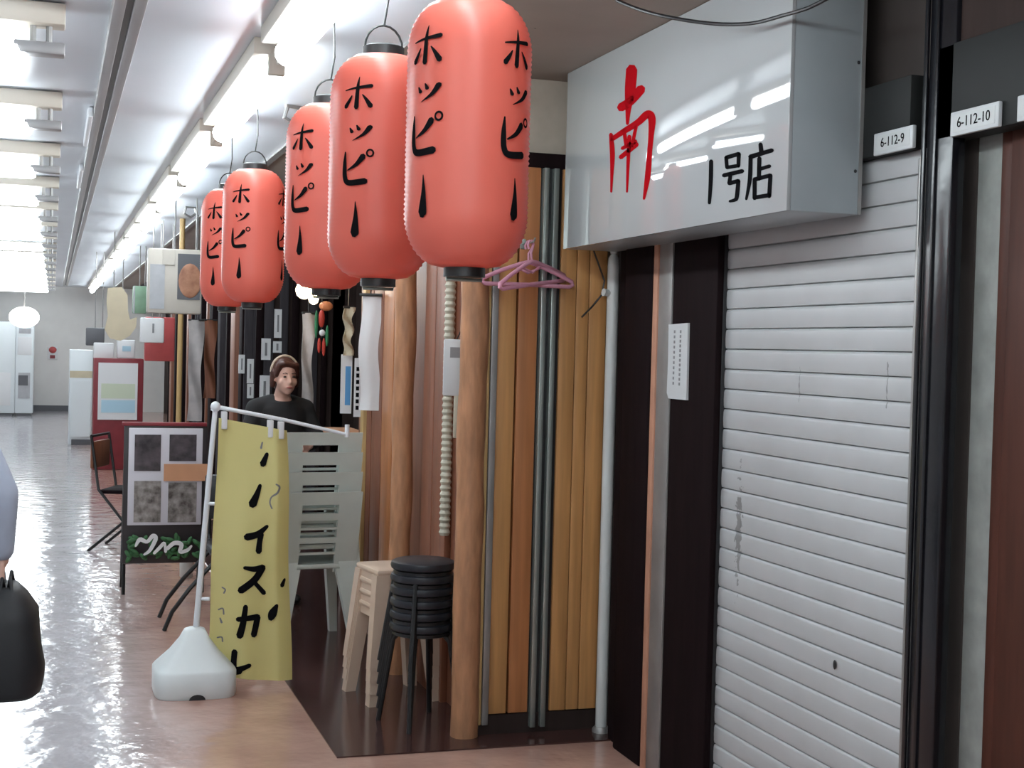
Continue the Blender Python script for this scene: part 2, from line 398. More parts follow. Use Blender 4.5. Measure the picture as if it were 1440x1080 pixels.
# white enamel post in the corner
px_ = onY(854, 700, YD-.07)
wp = thing('corner_post', 'white enamelled post between the wooden doors and the dark boards', 'post', (px_.x, YD-.07, 0))
MB().lathe([(.024, 0), (.024, 1.90), (.022, 1.93), (.012, 1.945)], 16).build('post_tube', 'enamel_white', wp)
MB().lathe([(.036, 0), (.036, .02), (.028, .03)], 16).build('foot_ring', 'dull_metal', wp)
MB().ell((0, 0, 1.957), (.016, .016, .016), 12, 8).build('cap_knob', 'enamel_white', wp)
pc = onY(847, 412, YD-.12); q = pc-Vector(wp.location)
MB().tube([(0, 0, q.z), (-.045, -.01, q.z+.005)], [.012, .016], 10).build('cable_clip', 'enamel_white', wp)
# ---- panelled shop side wall (plane X = 1.66) with logs
XP = 1.66
sw = tag(B(XP, XP+.1, 5.55, 7.62, 0, CE).build('wall_side', 'panel_wood'), None, None, None, 'structure')
def ys(px, X): return onX(px, 700, X).y
for a, b_, m_ in ((502, 519, 'panel_wood'), (520, 533, 'panel_wood'), (534, 548, 'door_wood_red'), (592, 606, 'panel_wood'), (607, 626, 'panel_wood')):
    B(XP-.03, XP, ys(b_, XP-.03), ys(a, XP-.03), .0, CE, b=.004).build('plank', m_, sw)
B(XP-.05, XP+.1, 7.60, 7.68, 0, CE, b=.004).build('edge_post', 'edge_pine', sw)
def log(x, y, r, h, label):
    n = 18; V = []; Fc = []; m = 26
    for i in range(m+1):
        z = h*i/m; rr = r*(1+.02*math.sin(i*1.7)+random.uniform(-.03, .03))
        cx, cy = .0025*math.sin(i*.9), .0025*math.cos(i*.6)
        for k in range(n): V.append((cx+rr*(1+random.uniform(-.035,.035))*math.cos(2*PI*k/n), cy+rr*math.sin(2*PI*k/n), z))
    for i in range(m):
        for k in range(n): Fc.append((i*n+k, i*n+(k+1)%n, (i+1)*n+(k+1)%n, (i+1)*n+k))
    Fc.append(tuple(range(n-1,-1,-1))); Fc.append(tuple(m*n+k for k in range(n)))
    o = MB().add(V, Fc).build('log_post', 'log_wood', None, 60); o.location = (x, y, 0.006); return tag(o, label, 'post')
log(1.585, 5.41, .056, CE-.01, 'rough round log post at the corner beside the folding wooden doors')
l2 = onX(564, 700, 1.575)
log(1.575, l2.y, .050, CE-.01, 'rough round log post behind the stacked stools, next to the wood panelling')
# ---- dark open shop beyond
YP_ = 12.2
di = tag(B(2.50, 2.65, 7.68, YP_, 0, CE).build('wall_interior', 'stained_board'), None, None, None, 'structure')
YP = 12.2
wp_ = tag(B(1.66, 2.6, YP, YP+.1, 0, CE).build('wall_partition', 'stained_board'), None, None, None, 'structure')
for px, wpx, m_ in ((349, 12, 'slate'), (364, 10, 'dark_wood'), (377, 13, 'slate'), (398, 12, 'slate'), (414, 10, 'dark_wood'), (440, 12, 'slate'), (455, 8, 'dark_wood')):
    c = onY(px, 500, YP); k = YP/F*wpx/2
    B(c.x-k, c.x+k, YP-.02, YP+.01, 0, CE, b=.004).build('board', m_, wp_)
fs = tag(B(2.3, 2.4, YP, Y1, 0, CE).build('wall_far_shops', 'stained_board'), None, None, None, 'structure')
for i in range(16):
    y = YP+.5+i*.62+random.uniform(-.1, .1)
    B(1.66, 1.78+.05*(i % 3), y, y+(.10, .22, .34)[i % 3], 0, CE, b=.006).build('post', ('slate', 'dark_wood', 'panel_wood', 'dark_wood')[i % 4], fs)
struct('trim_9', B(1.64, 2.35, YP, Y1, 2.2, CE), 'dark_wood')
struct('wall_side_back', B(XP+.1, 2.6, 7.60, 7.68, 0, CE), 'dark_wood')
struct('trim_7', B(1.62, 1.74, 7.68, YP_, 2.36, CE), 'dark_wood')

# ================================================================ LIGHTS OF THE ARCADE
def in_frame(p):
    v = M3.transposed() @ (Vector(p)-CAM)
    if v.z > -.05: return False
    return -5 < 720-F*v.x/v.z < 1445 and -5 < 540+F*v.y/v.z < 1085
def name_lamp(o, base, pts): # a lamp none of which shows in the picture
    end = '' if any(in_frame(Vector(o.location)+Vector(p)) for p in pts) else '_offscreen'
    o.name = base+end
    for c in o.children:
        if c.data.materials[0].name.endswith('_glow'): c.name = 'tube'+end
def make_tube_row():
    t = thing('tube_lamp', 'long glowing fluorescent tube in the row along the ceiling above the lanterns', 'lamp', (0,0,0), 0, 'fluorescent tubes along the corridor')
    B(-.085, .03, -.90, .90, -.06, 0, b=.006).build('batten', 'batten_beige', t)  # shape extended on the left to shield the ceiling from the tube
    n = MB(); pts = [(0, -.86, -.10), (0, -.83, -.10), (0, .83, -.10), (0, .86, -.10)]
    n.tube(pts, [.034, .046, .046, .034], 16).build('tube', 'tube_glow', t)
    for s in (-1, 1): B(-.03, .03, s*.86, s*.90, -.13, -.03, b=.006).build('end_cap', 'batten_beige', t)
    return t
tl = make_tube_row(); xr = .745
ys_ = [4.05+1.98*k for k in range(-4, 14)]
for i, y in enumerate(ys_):
    if i == 0: tl.location = (xr, y, CE)
    else: dup(tl, (xr, y, CE))
for o in [q for q in C.objects if q.name.startswith('tube_lamp')]: name_lamp(o, 'tube_lamp', [(x, -.9+.05*k, z) for k in range(37) for x in (-.085, .046) for z in (-.146, 0)])
def make_cross():
    t = thing('cross_lamp', 'beige batten lamp hung crosswise with a bright tube under it', 'lamp', (0,0,0), 0, 'crosswise batten lamps along the ceiling')
    B(-1.30, 0, -.05, .05, -.075, -.005, b=.006).build('batten', 'batten_beige', t)
    for x in (-.05, -.10, -1.20): MB().tube([(x, 0, -.075), (x, 0, -.14)], .010, 8).build('hanger_rod', 'dull_metal', t)
    B(-.16, .0, -.035, .035, -.17, -.13, b=.005).build('lamp_end', 'rail_grey', t)
    MB().tube([(-.13, 0, -.165), (-.15, 0, -.165), (-1.24, 0, -.165), (-1.26, 0, -.165)], [.03, .04, .04, .03], 14).build('tube', 'cross_glow', t)
    return t
cl = make_cross()
for i in range(-6, 15):
    y = 4.92+1.75*i
    if i == -6: cl.location = (.02, y, CE)
    else: dup(cl, (.02, y, CE))
for o in [q for q in C.objects if q.name.startswith('cross_lamp')]: name_lamp(o, 'cross_lamp', [(-1.3+.05*k, yy, z) for k in range(27) for yy in (-.05, .05) for z in (-.205, 0)])
# black ceiling rail
xk = onZ(150, 150, CE-.04).x
rl = thing('ceiling_rail', 'black slotted cable rail with grey edges running along the white ceiling', 'rail', (xk, 0, CE))
for s in (-1, 1): B(s*.012, s*.05, 1.0, 30, -.045, 0, b=.004).build('rail_edge', 'rail_grey', rl)
B(-.012, .012, 1.0, 30, -.03, 0).build('slot', 'rail_black', rl)
for y in (7.0, 9.3): B(-.075, -.05, y, y+1.1, -.05, 0, b=.008).build('cover', 'white_paint', rl)

# ================================================================ WHITE SHOP SIGN
sy0, sy1, sz0 = onX(1110, 160, XS).y, onX(795, 230, XS).y, 1.95
sg = thing('sign_box', 'white box sign with red and black characters above the roller shutter', 'sign', (XS, (sy0+sy1)/2, sz0))
sgl = Vector(sg.location); hs = (sy1-sy0)/2; hz = CE-sz0-.002
B(.012, XW-XS-.022, -hs, hs, 0, hz, b=.004).build('case', 'sign_side', sg)
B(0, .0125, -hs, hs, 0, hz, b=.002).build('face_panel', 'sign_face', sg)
B(XW-XS-.03, XW-XS-.02, -hs-.004, -hs, .0, hz).build('side_flange', 'dull_metal', sg)
for z in (.12, .42): MB().ell((XW-XS-.04, -hs-.001, z), (.005, .003, .005), 10, 6).build('screw', 'rail_black', sg)
def on_sign(u, v): # crop coordinates of the zoom, 3.6 px per pixel
    return onX(780+u/3.6, 60+v/3.6, XS-.0008)-sgl
red = [[(390,135,44),(382,240,42),(372,340,22),(368,410,12)], [(335,328,34),(385,295,34),(438,235,36)],
       [(285,465,16),(292,560,20),(290,650,14),(286,755,8)], [(288,490,18),(345,452,22),(420,405,26),(470,362,30),(492,385,30),(488,470,22),(480,560,20),(470,680,22),(452,790,10)],
       [(350,440,14),(362,520,16)], [(412,425,14),(392,520,14)], [(342,535,14),(408,500,18)], [(335,580,18),(414,515,20)], [(378,475,16),(372,600,14),(366,755,8)]]
strokes(MB(), [[(x_, y_, w_*1.3) for x_, y_, w_ in st_] for st_ in red], on_sign).build('red_character', 'red_ink', sg)
blk = [[(792,600,16),(790,700,16),(783,812,12)],
       [(868,582,14),(872,632,14)], [(868,582,16),(932,563,16)], [(932,563,16),(930,625,14)], [(872,632,14),(930,622,14)], [(856,672,16),(950,650,16)], [(890,668,14),(884,712,16)], [(884,712,16),(930,700,16)], [(930,700,16),(922,780,16),(912,796,14),(886,803,10)],
       [(1042,514,16),(1046,550,18)], [(990,578,18),(1100,545,16)], [(992,578,16),(988,690,16),(970,792,10)], [(1036,585,16),(1034,690,16)], [(1038,640,14),(1088,625,14)],
       [(1012,690,16),(1012,788,16)], [(1012,692,16),(1092,672,16)], [(1092,672,16),(1086,778,16)], [(1012,784,16),(1086,772,16)]]
for g in (blk[:1], blk[1:9], blk[9:]): strokes(MB(), [[(x_, y_, w_*1.35) for x_, y_, w_ in st_] for st_ in g], on_sign).build('black_character', 'black_ink', sg)

# ---- number plates on the header
def text_mesh(body, size, name, m, parent, loc, rot):
    cu = bpy.data.curves.new(name, 'FONT'); cu.body = body; cu.size = size; cu.align_x = 'CENTER'; cu.align_y = 'CENTER'; cu.extrude = .0004; cu.resolution_u = 3
    o = bpy.data.objects.new(name, cu); C.objects.link(o)
    me = bpy.data.meshes.new_from_object(o.evaluated_get(bpy.context.evaluated_depsgraph_get()))
    C.objects.unlink(o); bpy.data.objects.remove(o); me.name = name
    me.materials.clear(); me.materials.append(MATS[m])
    p = bpy.data.objects.new(name, me); C.objects.link(p); p.parent = parent; p.location = loc; p.rotation_euler = rot; return p
def plate(px0, px1, py, X, txt, label):
    a, b_ = onX(px0, py, X).y, onX(px1, py-13, X).y; c = (onX((px0+px1)/2, py-6, X))
    t = thing('number_plate', label, 'plate', (X, (a+b_)/2, c.z), 0, None); hw = abs(a-b_)/2
    B(-.008, .004, -hw, hw, -.030, .030, b=.003).build('plate', 'plate_white', t)
    B(-.0088, -.0078, -hw+.012, hw-.012, -.021, .021).build('inset', 'plate_grey', t)
    if txt: text_mesh(txt, .036, 'numbers', 'black_ink', t, (-.0094, 0, 0), (PI/2, 0, -PI/2))
plate(1232, 1287, 204, XW-.024, '6-112-9', 'white number plate reading 6-112-9 above the roller shutter')
plate(1340, 1408, 174, XW-.039, '6-112-10', 'white number plate reading 6-112-10 beside the black column')
plate(1434, 1500, 152, XW-.039, '', 'blank white plate on the dark header of the unlit bay')
# white notice on the dark board
n0 = onX(954, 508, XW-.0295); nh = (onX(954, 455, XW-.0295).z-onX(954, 562, XW-.0295).z)/2; nw = abs(onX(940, 508, XW-.0295).y-onX(968, 508, XW-.0295).y)/2
nt_ = thing('wall_notice', 'narrow white upright notice with faint columns of writing on dark board', 'notice', (XW-.0295, n0.y, n0.z))
MB().prism([(-nw,-nh),(nw*.8,-nh),(nw,-nh+.02),(nw*.96,0),(nw,nh-.004),(-nw*.92,nh),(-nw*.96,0)], 'x', -.004, .004).build('plate', 'plate_white', nt_)
for cx, n in ((.25, 12), (-.35, 11)):
    mb = MB()
    for k in range(n):
        z = nh*.78-k*nh*1.5/n; mb.box(-.0048, -.0038, -(cx*nw)-.006, -(cx*nw)+.006, z-nh*.04, z+nh*.035)
    mb.build('writing', 'grey_ink', nt_)['kind'] = 'stuff'

# ================================================================ LANTERNS
LR, LHT = .135, .58
def lantern_prof(z): # radius at height z (0..LHT)
    c = .115
    def corner(t): return LR-.085*(1-math.sqrt(max(0, 1-(1-t)**2)))
    if z < c: r = corner(z/c)
    elif z > LHT-c: r = corner((LHT-z)/c)
    else: r = LR
    return r
def lantern(i, px, Y, zt, ang0, label):
    p = onY(px, 300, Y); zb = zt-LHT
    t = thing('paper_lantern', label, 'lantern', (p.x, Y, zb), 0, 'red lanterns hung in a row')
    view = math.atan2(-Y, -p.x)      # direction from lantern to the eye
    n = 54; prof = []
    for k in range(n):
        za, zm = LHT*k/n, LHT*(k+.5)/n
        prof.append((lantern_prof(za)-.0022, za)); prof.append((lantern_prof(zm)+.0012, zm))
    prof.append((lantern_prof(LHT)-.001, LHT))
    body = MB().lathe(prof, 56).build('lantern_body', 'lantern_red', t, 80)
    for q in range(4):
        # right of the view direction (screen right) is negative rotation seen from above
        th0 = view+math.radians(ang0)+q*PI/2
        for g, zc, hh, ww, xo in (('ho', .795, .135, .082, 0), ('tsu', .625, .085, .070, .004), ('pi', .470, .145, .082, 0), ('bar', .248, .150, .090, 0)):
            def place(x, y, zc=zc, hh=hh, ww=ww, xo=xo, th0=th0):
                z = (zc+y*hh)*LHT; s = (x*ww+xo)*1.0; r = lantern_prof(z)+.0025
                th = th0+s/LR
                return (r*math.cos(th), r*math.sin(th), z)
            strokes(MB(), [[(x_, y_, w_*1.25) for x_, y_, w_ in st_] for st_ in GL[g]], place).build('character', 'black_ink', t)
    MB().lathe([(.046, -.020), (.046, .002)], 24).build('bottom_ring', 'lantern_cap', t)
    MB().tube([(-.040,0,-.016),(-.040,0,-.026),(.040,0,-.026),(.040,0,-.016)], .004, 8).build('bottom_clip', 'aluminium', t)
    MB().lathe([(.054, LHT-.002), (.054, LHT+.022), (.046, LHT+.026)], 24).build('top_ring', 'lantern_cap', t)
    MB().tube([(.05*math.cos(a*PI/10), 0, LHT+.02+.06*math.sin(a*PI/10)) for a in range(11)], .003, 6).build('handle', 'lantern_cap', t)
    MB().tube([(0, 0, LHT+.08), (.01, 0, LHT+.15), (.004, 0, CE-zb)], .003, 6).build('cord', 'lantern_cap', t)
zt_ = onY(655, 1, 3.0).z
LN = [(655, 3.00, -42, 'large red paper lantern with black writing, the closest one to the white box sign'),
      (534, 3.66, -27, 'second red paper lantern along the row from the white box sign'),
      (461, 4.47, -38, 'middle red paper lantern of the row of five, above the log posts'),
      (357, 6.28, -25, 'fourth red paper lantern along the row from the white box sign'),
      (322, 7.15, -31, 'red paper lantern at the far end of the row, next to the food picture sign')]
for i, (px, Y, a, lb) in enumerate(LN): lantern(i, px, Y, zt_, a, lb)

# ================================================================ THINGS IN FRONT OF THE DOORS
def hanger(loc, rz, label, tilt=0):
    t = thing('clothes_hanger', label, 'hanger', loc, rz); t.rotation_euler = (0, tilt, rz)
    W = .19
    MB().tube([(-.012,0,.005),(-.016,0,.02),(-.006,0,.036),(.010,0,.036),(.018,0,.022),(.010,0,.004),(.0,0,-.012),(.0,0,-.045)], .0045, 8).build('hook', 'pink_plastic', t)
    MB().tube([(0,0,-.045),(-.03,0,-.052),(-W*.6,0,-.082),(-W,0,-.115),(-W-.004,0,-.128),(-W+.01,0,-.136),(0,0,-.134),(W-.01,0,-.136),(W+.004,0,-.128),(W,0,-.115),(W*.6,0,-.082),(.03,0,-.052),(0,0,-.045)], .0085, 10).build('frame', 'pink_plastic', t)
    MB().tube([(-.06,0,-.062),(0,0,-.088),(.06,0,-.062)], .005, 8).build('brace', 'pink_plastic', t)
hp = onY(744, 352, YD-.10)
nl = thing('door_hook', 'small metal hook on the wooden door carrying pink hangers', 'hook', (hp.x, YD-.02, hp.z+.03))
MB().tube([(0, .005, 0), (0, -.135, 0), (0, -.15, .014)], .004, 8).build('hook', 'aluminium', nl)
B(-.012, .012, -.004, .0, -.02, .02, b=.001).build('hook_plate', 'aluminium', nl)
hanger((hp.x, YD-.095, hp.z-.001), math.radians(4), 'pink plastic clothes hanger spread flat against the folding wooden doors')
hanger((hp.x-.004, YD-.135, hp.z-.001), math.radians(30), 'pink plastic clothes hanger turned askew in front of the other', math.radians(-8))
# loose black cable by the post
cb_ = [onY(px, py, YD-.05) for px, py in ((808, 348), (834, 350), (842, 372), (850, 395), (846, 415), (832, 432), (818, 446))]
tag(MB().tube(cb_, .004, 8).build('loose_cable', 'rail_black'), 'thin black loose cable curling beside the white corner post', 'cable')
# cable under the ceiling
cp = [(780, -60, 4.5), (850, -10, 4.2), (890, 10, 4.05), (935, 23, 3.9), (1000, 33, 3.75), (1055, 33, 3.6), (1100, 22, 3.45), (1150, 5, 3.3), (1215, -40, 3.2)]
cc = [onY(*q) for q in cp]; cc.insert(0, Vector((cc[0].x-.03, cc[0].y+.1, CE))); cc.append(Vector((cc[-1].x, cc[-1].y-.1, CE)))
cc = smooth_pts([tuple(p) for p in cc], 4)
tag(MB().tube(cc, .0055, 8).build('ceiling_cable', 'rail_black'), 'black cable sagging from the brown ceiling in front of the sign', 'cable')

# conduit, white holder and hanging strip on the side wall
cy = onX(637, 600, 1.63); pr = []
cz0, cz1 = .75, CE
n = 70
for k in range(n):
    za = cz0+(cz1-cz0)*k/n; pr += [(.019, za), (.025, za+(cz1-cz0)/n*.5)]
pr.append((.019, cz1))
o = MB().lathe(pr, 14).build('corrugated_conduit', 'conduit_cream'); o.location = (1.604, cy.y, 0); tag(o, 'pale ribbed conduit running down the panelled wall behind the log', 'pipe')
h0 = onX(640, 517, 1.545)
hb = thing('hanging_holder', 'white plastic plate with long handle hung on the ribbed conduit', 'holder', (1.545, h0.y, h0.z), math.radians(-12))
hh = (onX(640, 478, 1.56).z-onX(640, 557, 1.56).z)/2
B(-.048, .048, -.008, .008, -hh, hh, b=.006).build('plate', 'plate_white', hb)
B(-.022, .022, -.0092, -.0078, hh*.35, hh*.72).build('print', 'grey_ink', hb)
B(-.002, .022, -.006, .006, -hh-.17, -hh+.01, b=.005).build('handle', 'conduit_cream', hb)
MB().tube([(0, 0, hh-.01), (.03, .06, hh+.05), (.055, .14, hh+.06)], .003, 6).build('loop', 'lantern_cap', hb)
s0 = onX(527, 415, 1.60); s1 = onX(527, 578, 1.60)
st = thing('hanging_strip', 'long wavy white cloth strip hanging on the wood panelling under a lantern', 'banner', (1.575, s0.y-.02, s1.z), math.radians(-25))
Ls = s0.z-s1.z
MB().sheet(lambda u, v: ((u-.5)*.105+.006*math.sin(v*9), .012*math.sin(v*7+1)+.006*math.cos(u*6), v*Ls), 8, 24, (0, .004, 0)).build('cloth', 'paper_white', st)
MB().tube([(-.06, 0, Ls), (.06, 0, Ls)], .008, 8).build('rod', 'lantern_cap', st)
MB().tube([(0, 0, Ls), (0, .02, Ls+.12)], .003, 6).build('cord', 'lantern_cap', st)
# posters on the end of the panelling
for px, py, hpx, wpx, m_, lb in ((487, 540, 84, 16, 'poster_blue', 'narrow blue and white poster at the end of the wood panelling'),
                                 (503, 545, 84, 10, 'paper_grey', 'narrow pale poster with dark writing beside the blue poster')):
    Yp = 7.58 if px > 495 else 7.85
    c = onY(px, py, Yp); k = Yp/F
    t = thing('wall_poster', lb, 'poster', (c.x, Yp, c.z))
    B(-wpx*k/2, wpx*k/2, 0, .006, -hpx*k/2, hpx*k/2).build('sheet', 'paper_white', t)
    if m_ == 'poster_blue': B(-wpx*k*.1, wpx*k*.38, -.001, .001, -hpx*k*.36, hpx*k*.3).build('print', m_, t)
    else:
        mb = MB()
        for q in range(7): mb.box(-wpx*k*.25, wpx*k*.2, -.001, .001, hpx*k*(-.38+q*.11), hpx*k*(-.31+q*.11))
        mb.build('print', 'black_ink', t)

# ================================================================ STOOLS AND CHAIRS
def tpl(mb, a, b_, wa, wb): # tapered square bar
    a, b_ = Vector(a), Vector(b_); V = []
    for p, wd_ in ((a, wa), (b_, wb)):
        for sx, sy in ((-1,-1),(1,-1),(1,1),(-1,1)): V.append(p+Vector((sx*wd_[0]/2, sy*wd_[1]/2, 0)))
    return mb.add(V, [(3,2,1,0),(4,5,6,7),(0,1,5,4),(1,2,6,5),(2,3,7,6),(3,0,4,7)])
def beige_stool():
    t = thing('plastic_stool', '', 'stool', (0,0,0), 0, 'stacked beige plastic stools')
    B(-.135, .135, -.135, .135, .395, .425, b=.013).build('seat', 'beige_plastic', t)
    mb = MB()
    for s in (-1, 1):
        mb.box(s*.128, s*.12, -.115, .115, .365, .40); mb.box(-.115, .115, s*.128, s*.12, .365, .40)
    mb.build('skirt', 'beige_plastic', t)
    for sx in (-1, 1):
        for sy in (-1, 1): tpl(MB(), (sx*.148, sy*.148, 0), (sx*.105, sy*.105, .40), (.048, .048), (.062, .062)).build('leg', 'beige_plastic', t)
    return t
bs = beige_stool(); lab = ['bottom beige plastic stool of the stack beside the black stools', 'second beige plastic stool from the floor in the stack', 'third beige plastic stool from the floor in the stack', 'topmost beige plastic stool with pale rounded seat on the stack']
for k in range(4):
    l = (1.455, 6.12, .006+.052*k)
    if k == 0: bs.location = l; bs['label'] = lab[0]; bs.rotation_euler = (0,0,.15)
    else: dup(bs, l, .15, lab[k])
def black_stool():
    t = thing('round_stool', '', 'stool', (0,0,0), 0, 'stacked black round stools')
    MB().lathe([(.118, .385), (.130, .392), (.134, .405), (.130, .418), (.115, .425)], 28).build('seat', 'black_vinyl', t)
    MB().lathe([(.118, .370), (.122, .372), (.122, .384), (.118, .386)], 28).build('seat_ring', 'black_tube', t)
    for k in range(4):
        a = PI/4+k*PI/2; c, s = math.cos(a), math.sin(a)
        MB().tube([(.085*c, .085*s, .38), (.120*c, .120*s, .34), (.175*c, .175*s, .0)], .011, 8).build('leg', 'black_tube', t)
    return t
bk = black_stool(); lab = ['bottom black round stool of the stack behind the log post']+['%s black round stool from the floor in the stack behind the log' % x for x in ('second', 'third', 'fourth', 'fifth')]+['topmost black round stool on the stack behind the log post']
for k in range(6):
    l = (1.46, 5.64, .006+.050*k)
    if k == 0: bk.location = l; bk['label'] = lab[0]; bk.rotation_euler = (0,0,.3)
    else: dup(bk, l, .3, lab[k])
def white_chair():
    t = thing('plastic_chair', '', 'chair', (0,0,0), 0, 'stacked white plastic chairs')
    def back(z): return -.185-.09*(z-.42)/.40      # y of the back at height z
    mb = MB()
    def piece(x0, x1, z0, z1):
        V = []
        for z in (z0, z1):
            for x, d in ((x0, 0), (x1, 0), (x1, .018), (x0, .018)): V.append((x, back(z)+d, z))
        mb.add(V, [(3,2,1,0),(4,5,6,7),(0,1,5,4),(1,2,6,5),(2,3,7,6),(3,0,4,7)])
    piece(-.205, -.105, .38, .80); piece(.085, .205, .38, .80)
    for z0, z1 in ((.40, .425), (.475, .487), (.535, .565), (.605, .617), (.655, .69), (.735, .80)): piece(-.105, .085, z0, z1)
    mb.build('backrest', 'chair_plastic', t)
    B(-.195, .195, -.19, .20, .40, .425, b=.01).build('seat', 'chair_plastic', t)
    for s in (-1, 1):
        tpl(MB(), (s*.20, -.215, 0), (s*.150, -.178, .40), (.050, .05), (.115, .03)).build('leg', 'chair_plastic', t)
        tpl(MB(), (s*.20, .20, 0), (s*.165, .165, .42), (.040, .04), (.06, .05)).build('leg', 'chair_plastic', t)
        B(s*.180, s*.195, -.18, .17, .36, .41, b=.003).build('side_rail', 'chair_plastic', t)
    return t
wc = white_chair(); lab = ['bottom white plastic chair of the stack behind the yellow banner', 'second white plastic chair from the floor in the stack', 'third white plastic chair from the floor in the stack', 'topmost white plastic chair with slotted back in the stack']
for k in range(4):
    l = (1.285, 7.36+.012*k, .006+.10*k)
    if k == 0: wc.location = l; wc['label'] = lab[0]; wc.rotation_euler = (0,0,.10)
    else: dup(wc, l, .10, lab[k])
# wooden table edge behind the chair stack
tb = thing('side_table', 'small wooden table partly hidden behind the white chair stack', 'table', (1.62, 8.9, .006))
B(-.30, .24, -.25, .25, .98, 1.01, b=.006).build('table_top', 'orange_paper', tb)
for sx in (-.26, .20):
    for sy in (-1, 1): B(sx-.02, sx+.02, sy*.2-.02, sy*.2+.02, 0, .98).build('leg', 'panel_wood', tb)
# black tubular chair behind the banner
ct = thing('tube_chair', 'black chair with bent tube legs standing behind the yellow banner', 'chair', (.99, 7.95, 0))
B(-.17, .19, -.2, .2, .40, .44, b=.015).build('seat', 'black_vinyl', ct)
B(-.16, .18, .19, .22, .55, .80, b=.012).build('backrest', 'black_vinyl', ct)
for sy in (-1, 1):
    MB().tube([(-.10, sy*.17, .40), (-.16, sy*.17, .34), (-.27, sy*.18, .22), (-.36, sy*.19, .10), (-.40, sy*.19, .0)], .012, 8).build('leg', 'black_tube', ct)
    MB().tube([(.12, sy*.17, .40), (.17, sy*.18, .25), (.21, sy*.19, .0)], .012, 8).build('leg', 'black_tube', ct)
for x in (-.13, .15): MB().tube([(x, .16, .40), (x, .215, .46), (x, .215, .78)], .010, 8).build('back_tube', 'black_tube', ct)

# ================================================================ YELLOW BANNER STAND
YB = 6.40
bb = onZ(274, 976, 0)
st = thing('banner_stand', 'white banner stand with water base and sagging top arm', 'stand', (bb.x, YB, 0))
def base_pt(u, v): # rounded truncated pyramid
    a = u*2*PI; c, s = math.cos(a), math.sin(a); q = lambda t: math.copysign(abs(t)**.45, t)
    prof_ = [(1, .0), (1.03, .012), (1.03, .105), (.97, .118), (.62, .18), (.38, .235), (.26, .275), (.13, .285), (0.01, .285)]
    i = min(int(v*8), 7); t = v*8-i; r = prof_[i][0]*(1-t)+prof_[i+1][0]*t; z = prof_[i][1]*(1-t)+prof_[i+1][1]*t
    return (.172*r*q(c), .172*r*q(s), z)
MB().sheet(base_pt, 48, 8).build('water_base', 'white_plastic', st, 50)
MB().prism([(.035*math.cos(k*PI/8), .024*math.sin(k*PI/8)) for k in range(9)], 'y', -.1795, -.170).build('base_notch', 'rail_black', st)
pt = onY(303, 572, YB)-Vector((bb.x, YB, 0)); pm = Vector((.005, 0, .27))
MB().tube([pm, pm+(pt-pm)*.5, pt], [.014, .013, .011], 12).build('pole', 'frame_white', st)
ae = onY(488, 611, YB-.02)-Vector((bb.x, YB, 0))
MB().tube([pt+Vector((-.012, 0, -.02)), pt+Vector((0, 0, .0)), pt+(ae-pt)*.5+Vector((0, 0, .006)), ae], [.012, .010, .009, .008], 10).build('top_arm', 'frame_white', st)
MB().tube([ae+Vector((0, 0, .045)), ae+Vector((0, 0, -.012))], .011, 10).build('arm_tip', 'frame_white', st)
MB().ell(pt, (.022, .022, .024)).build('corner_joint', 'frame_white', st)
for py in (708, 842):
    q = onY(292-(py-708)*.055, py, YB)-Vector((bb.x, YB, 0)); MB().tube([q+Vector((-.012,0,0)), q+Vector((.030, -.012, 0))], .008, 8).build('clip', 'frame_white', st)
# banner cloth: corners taken where it hangs from the arm
A0, A1 = onY(308, 588, YB-.03), onY(405, 606, YB-.03); D0, D1 = onY(292, 946, YB-.02), onY(412, 958, YB-.02)
bo = Vector((bb.x+.2, YB-.03, .05))
def cloth(u, v): # u across, v down
    p = (A0*(1-u)+A1*u)*(1-v)+(D0*(1-u)+D1*u)*v
    fold = .018*math.sin(u*5.5+v*1.2)+.022*math.cos(u*9)*(.35+.65*v)+.010*math.sin(v*7+u*3)
    edge = .05*max(0, u-.82)/.18
    return p+Vector((.004*math.sin(v*9), fold*.9+edge, -.010*math.sin(PI*u) if v > .98 else 0))-bo
bn = thing('yellow_banner', 'yellow cloth banner with black katakana hanging from the white stand', 'banner', bo)
MB().sheet(cloth, 36, 60, (0, .0025, 0)).build('cloth', 'yellow_cloth', bn)
def on_banner(px, py):
    best = None
    # invert the bilinear patch roughly in pixel space
    v = (py-597)/(952-597)
    for _ in range(3):
        xl, xr_ = 308+(292-308)*v, 405+(412-405)*v; u = (px-xl)/(xr_-xl)
        yt, yb = 588+18*u, 946+12*u; v = (py-yt)/(yb-yt)
    return Vector(cloth(min(max(u, 0), 1), min(max(v, 0), 1)))+Vector((0, -.003, 0))
ink = [[(374,638,5),(368,652,9)], [(364,682,5),(360,694,8),(354,708,12)], [(347,754,10),(362,750,9),(375,739,5)], [(367,750,8),(365,762,8),(364,774,9)],
       [(344,797,5),(358,799,8),(370,797,9)], [(370,797,9),(358,814,10),(338,829,10)], [(358,818,6),(371,833,7)],
       [(344,852,7),(340,875,9),(335,893,10)], [(333,870,7),(350,868,8),(361,867,9)], [(361,867,9),(358,880,9),(355,892,9)],
       [(402,815,4),(398,823,7)], [(389,851,5),(383,862,12),(380,869,9)],
       [(328,916,8),(327,930,8),(327,942,9)], [(327,942,9),(336,940,8),(349,935,6)]]
for a_, b_ in ((0, 1), (1, 2), (2, 4), (4, 7), (7, 10), (10, 11), (11, 12), (12, 14)): strokes(MB(), ink[a_:b_], on_banner).build('character', 'black_ink', bn)
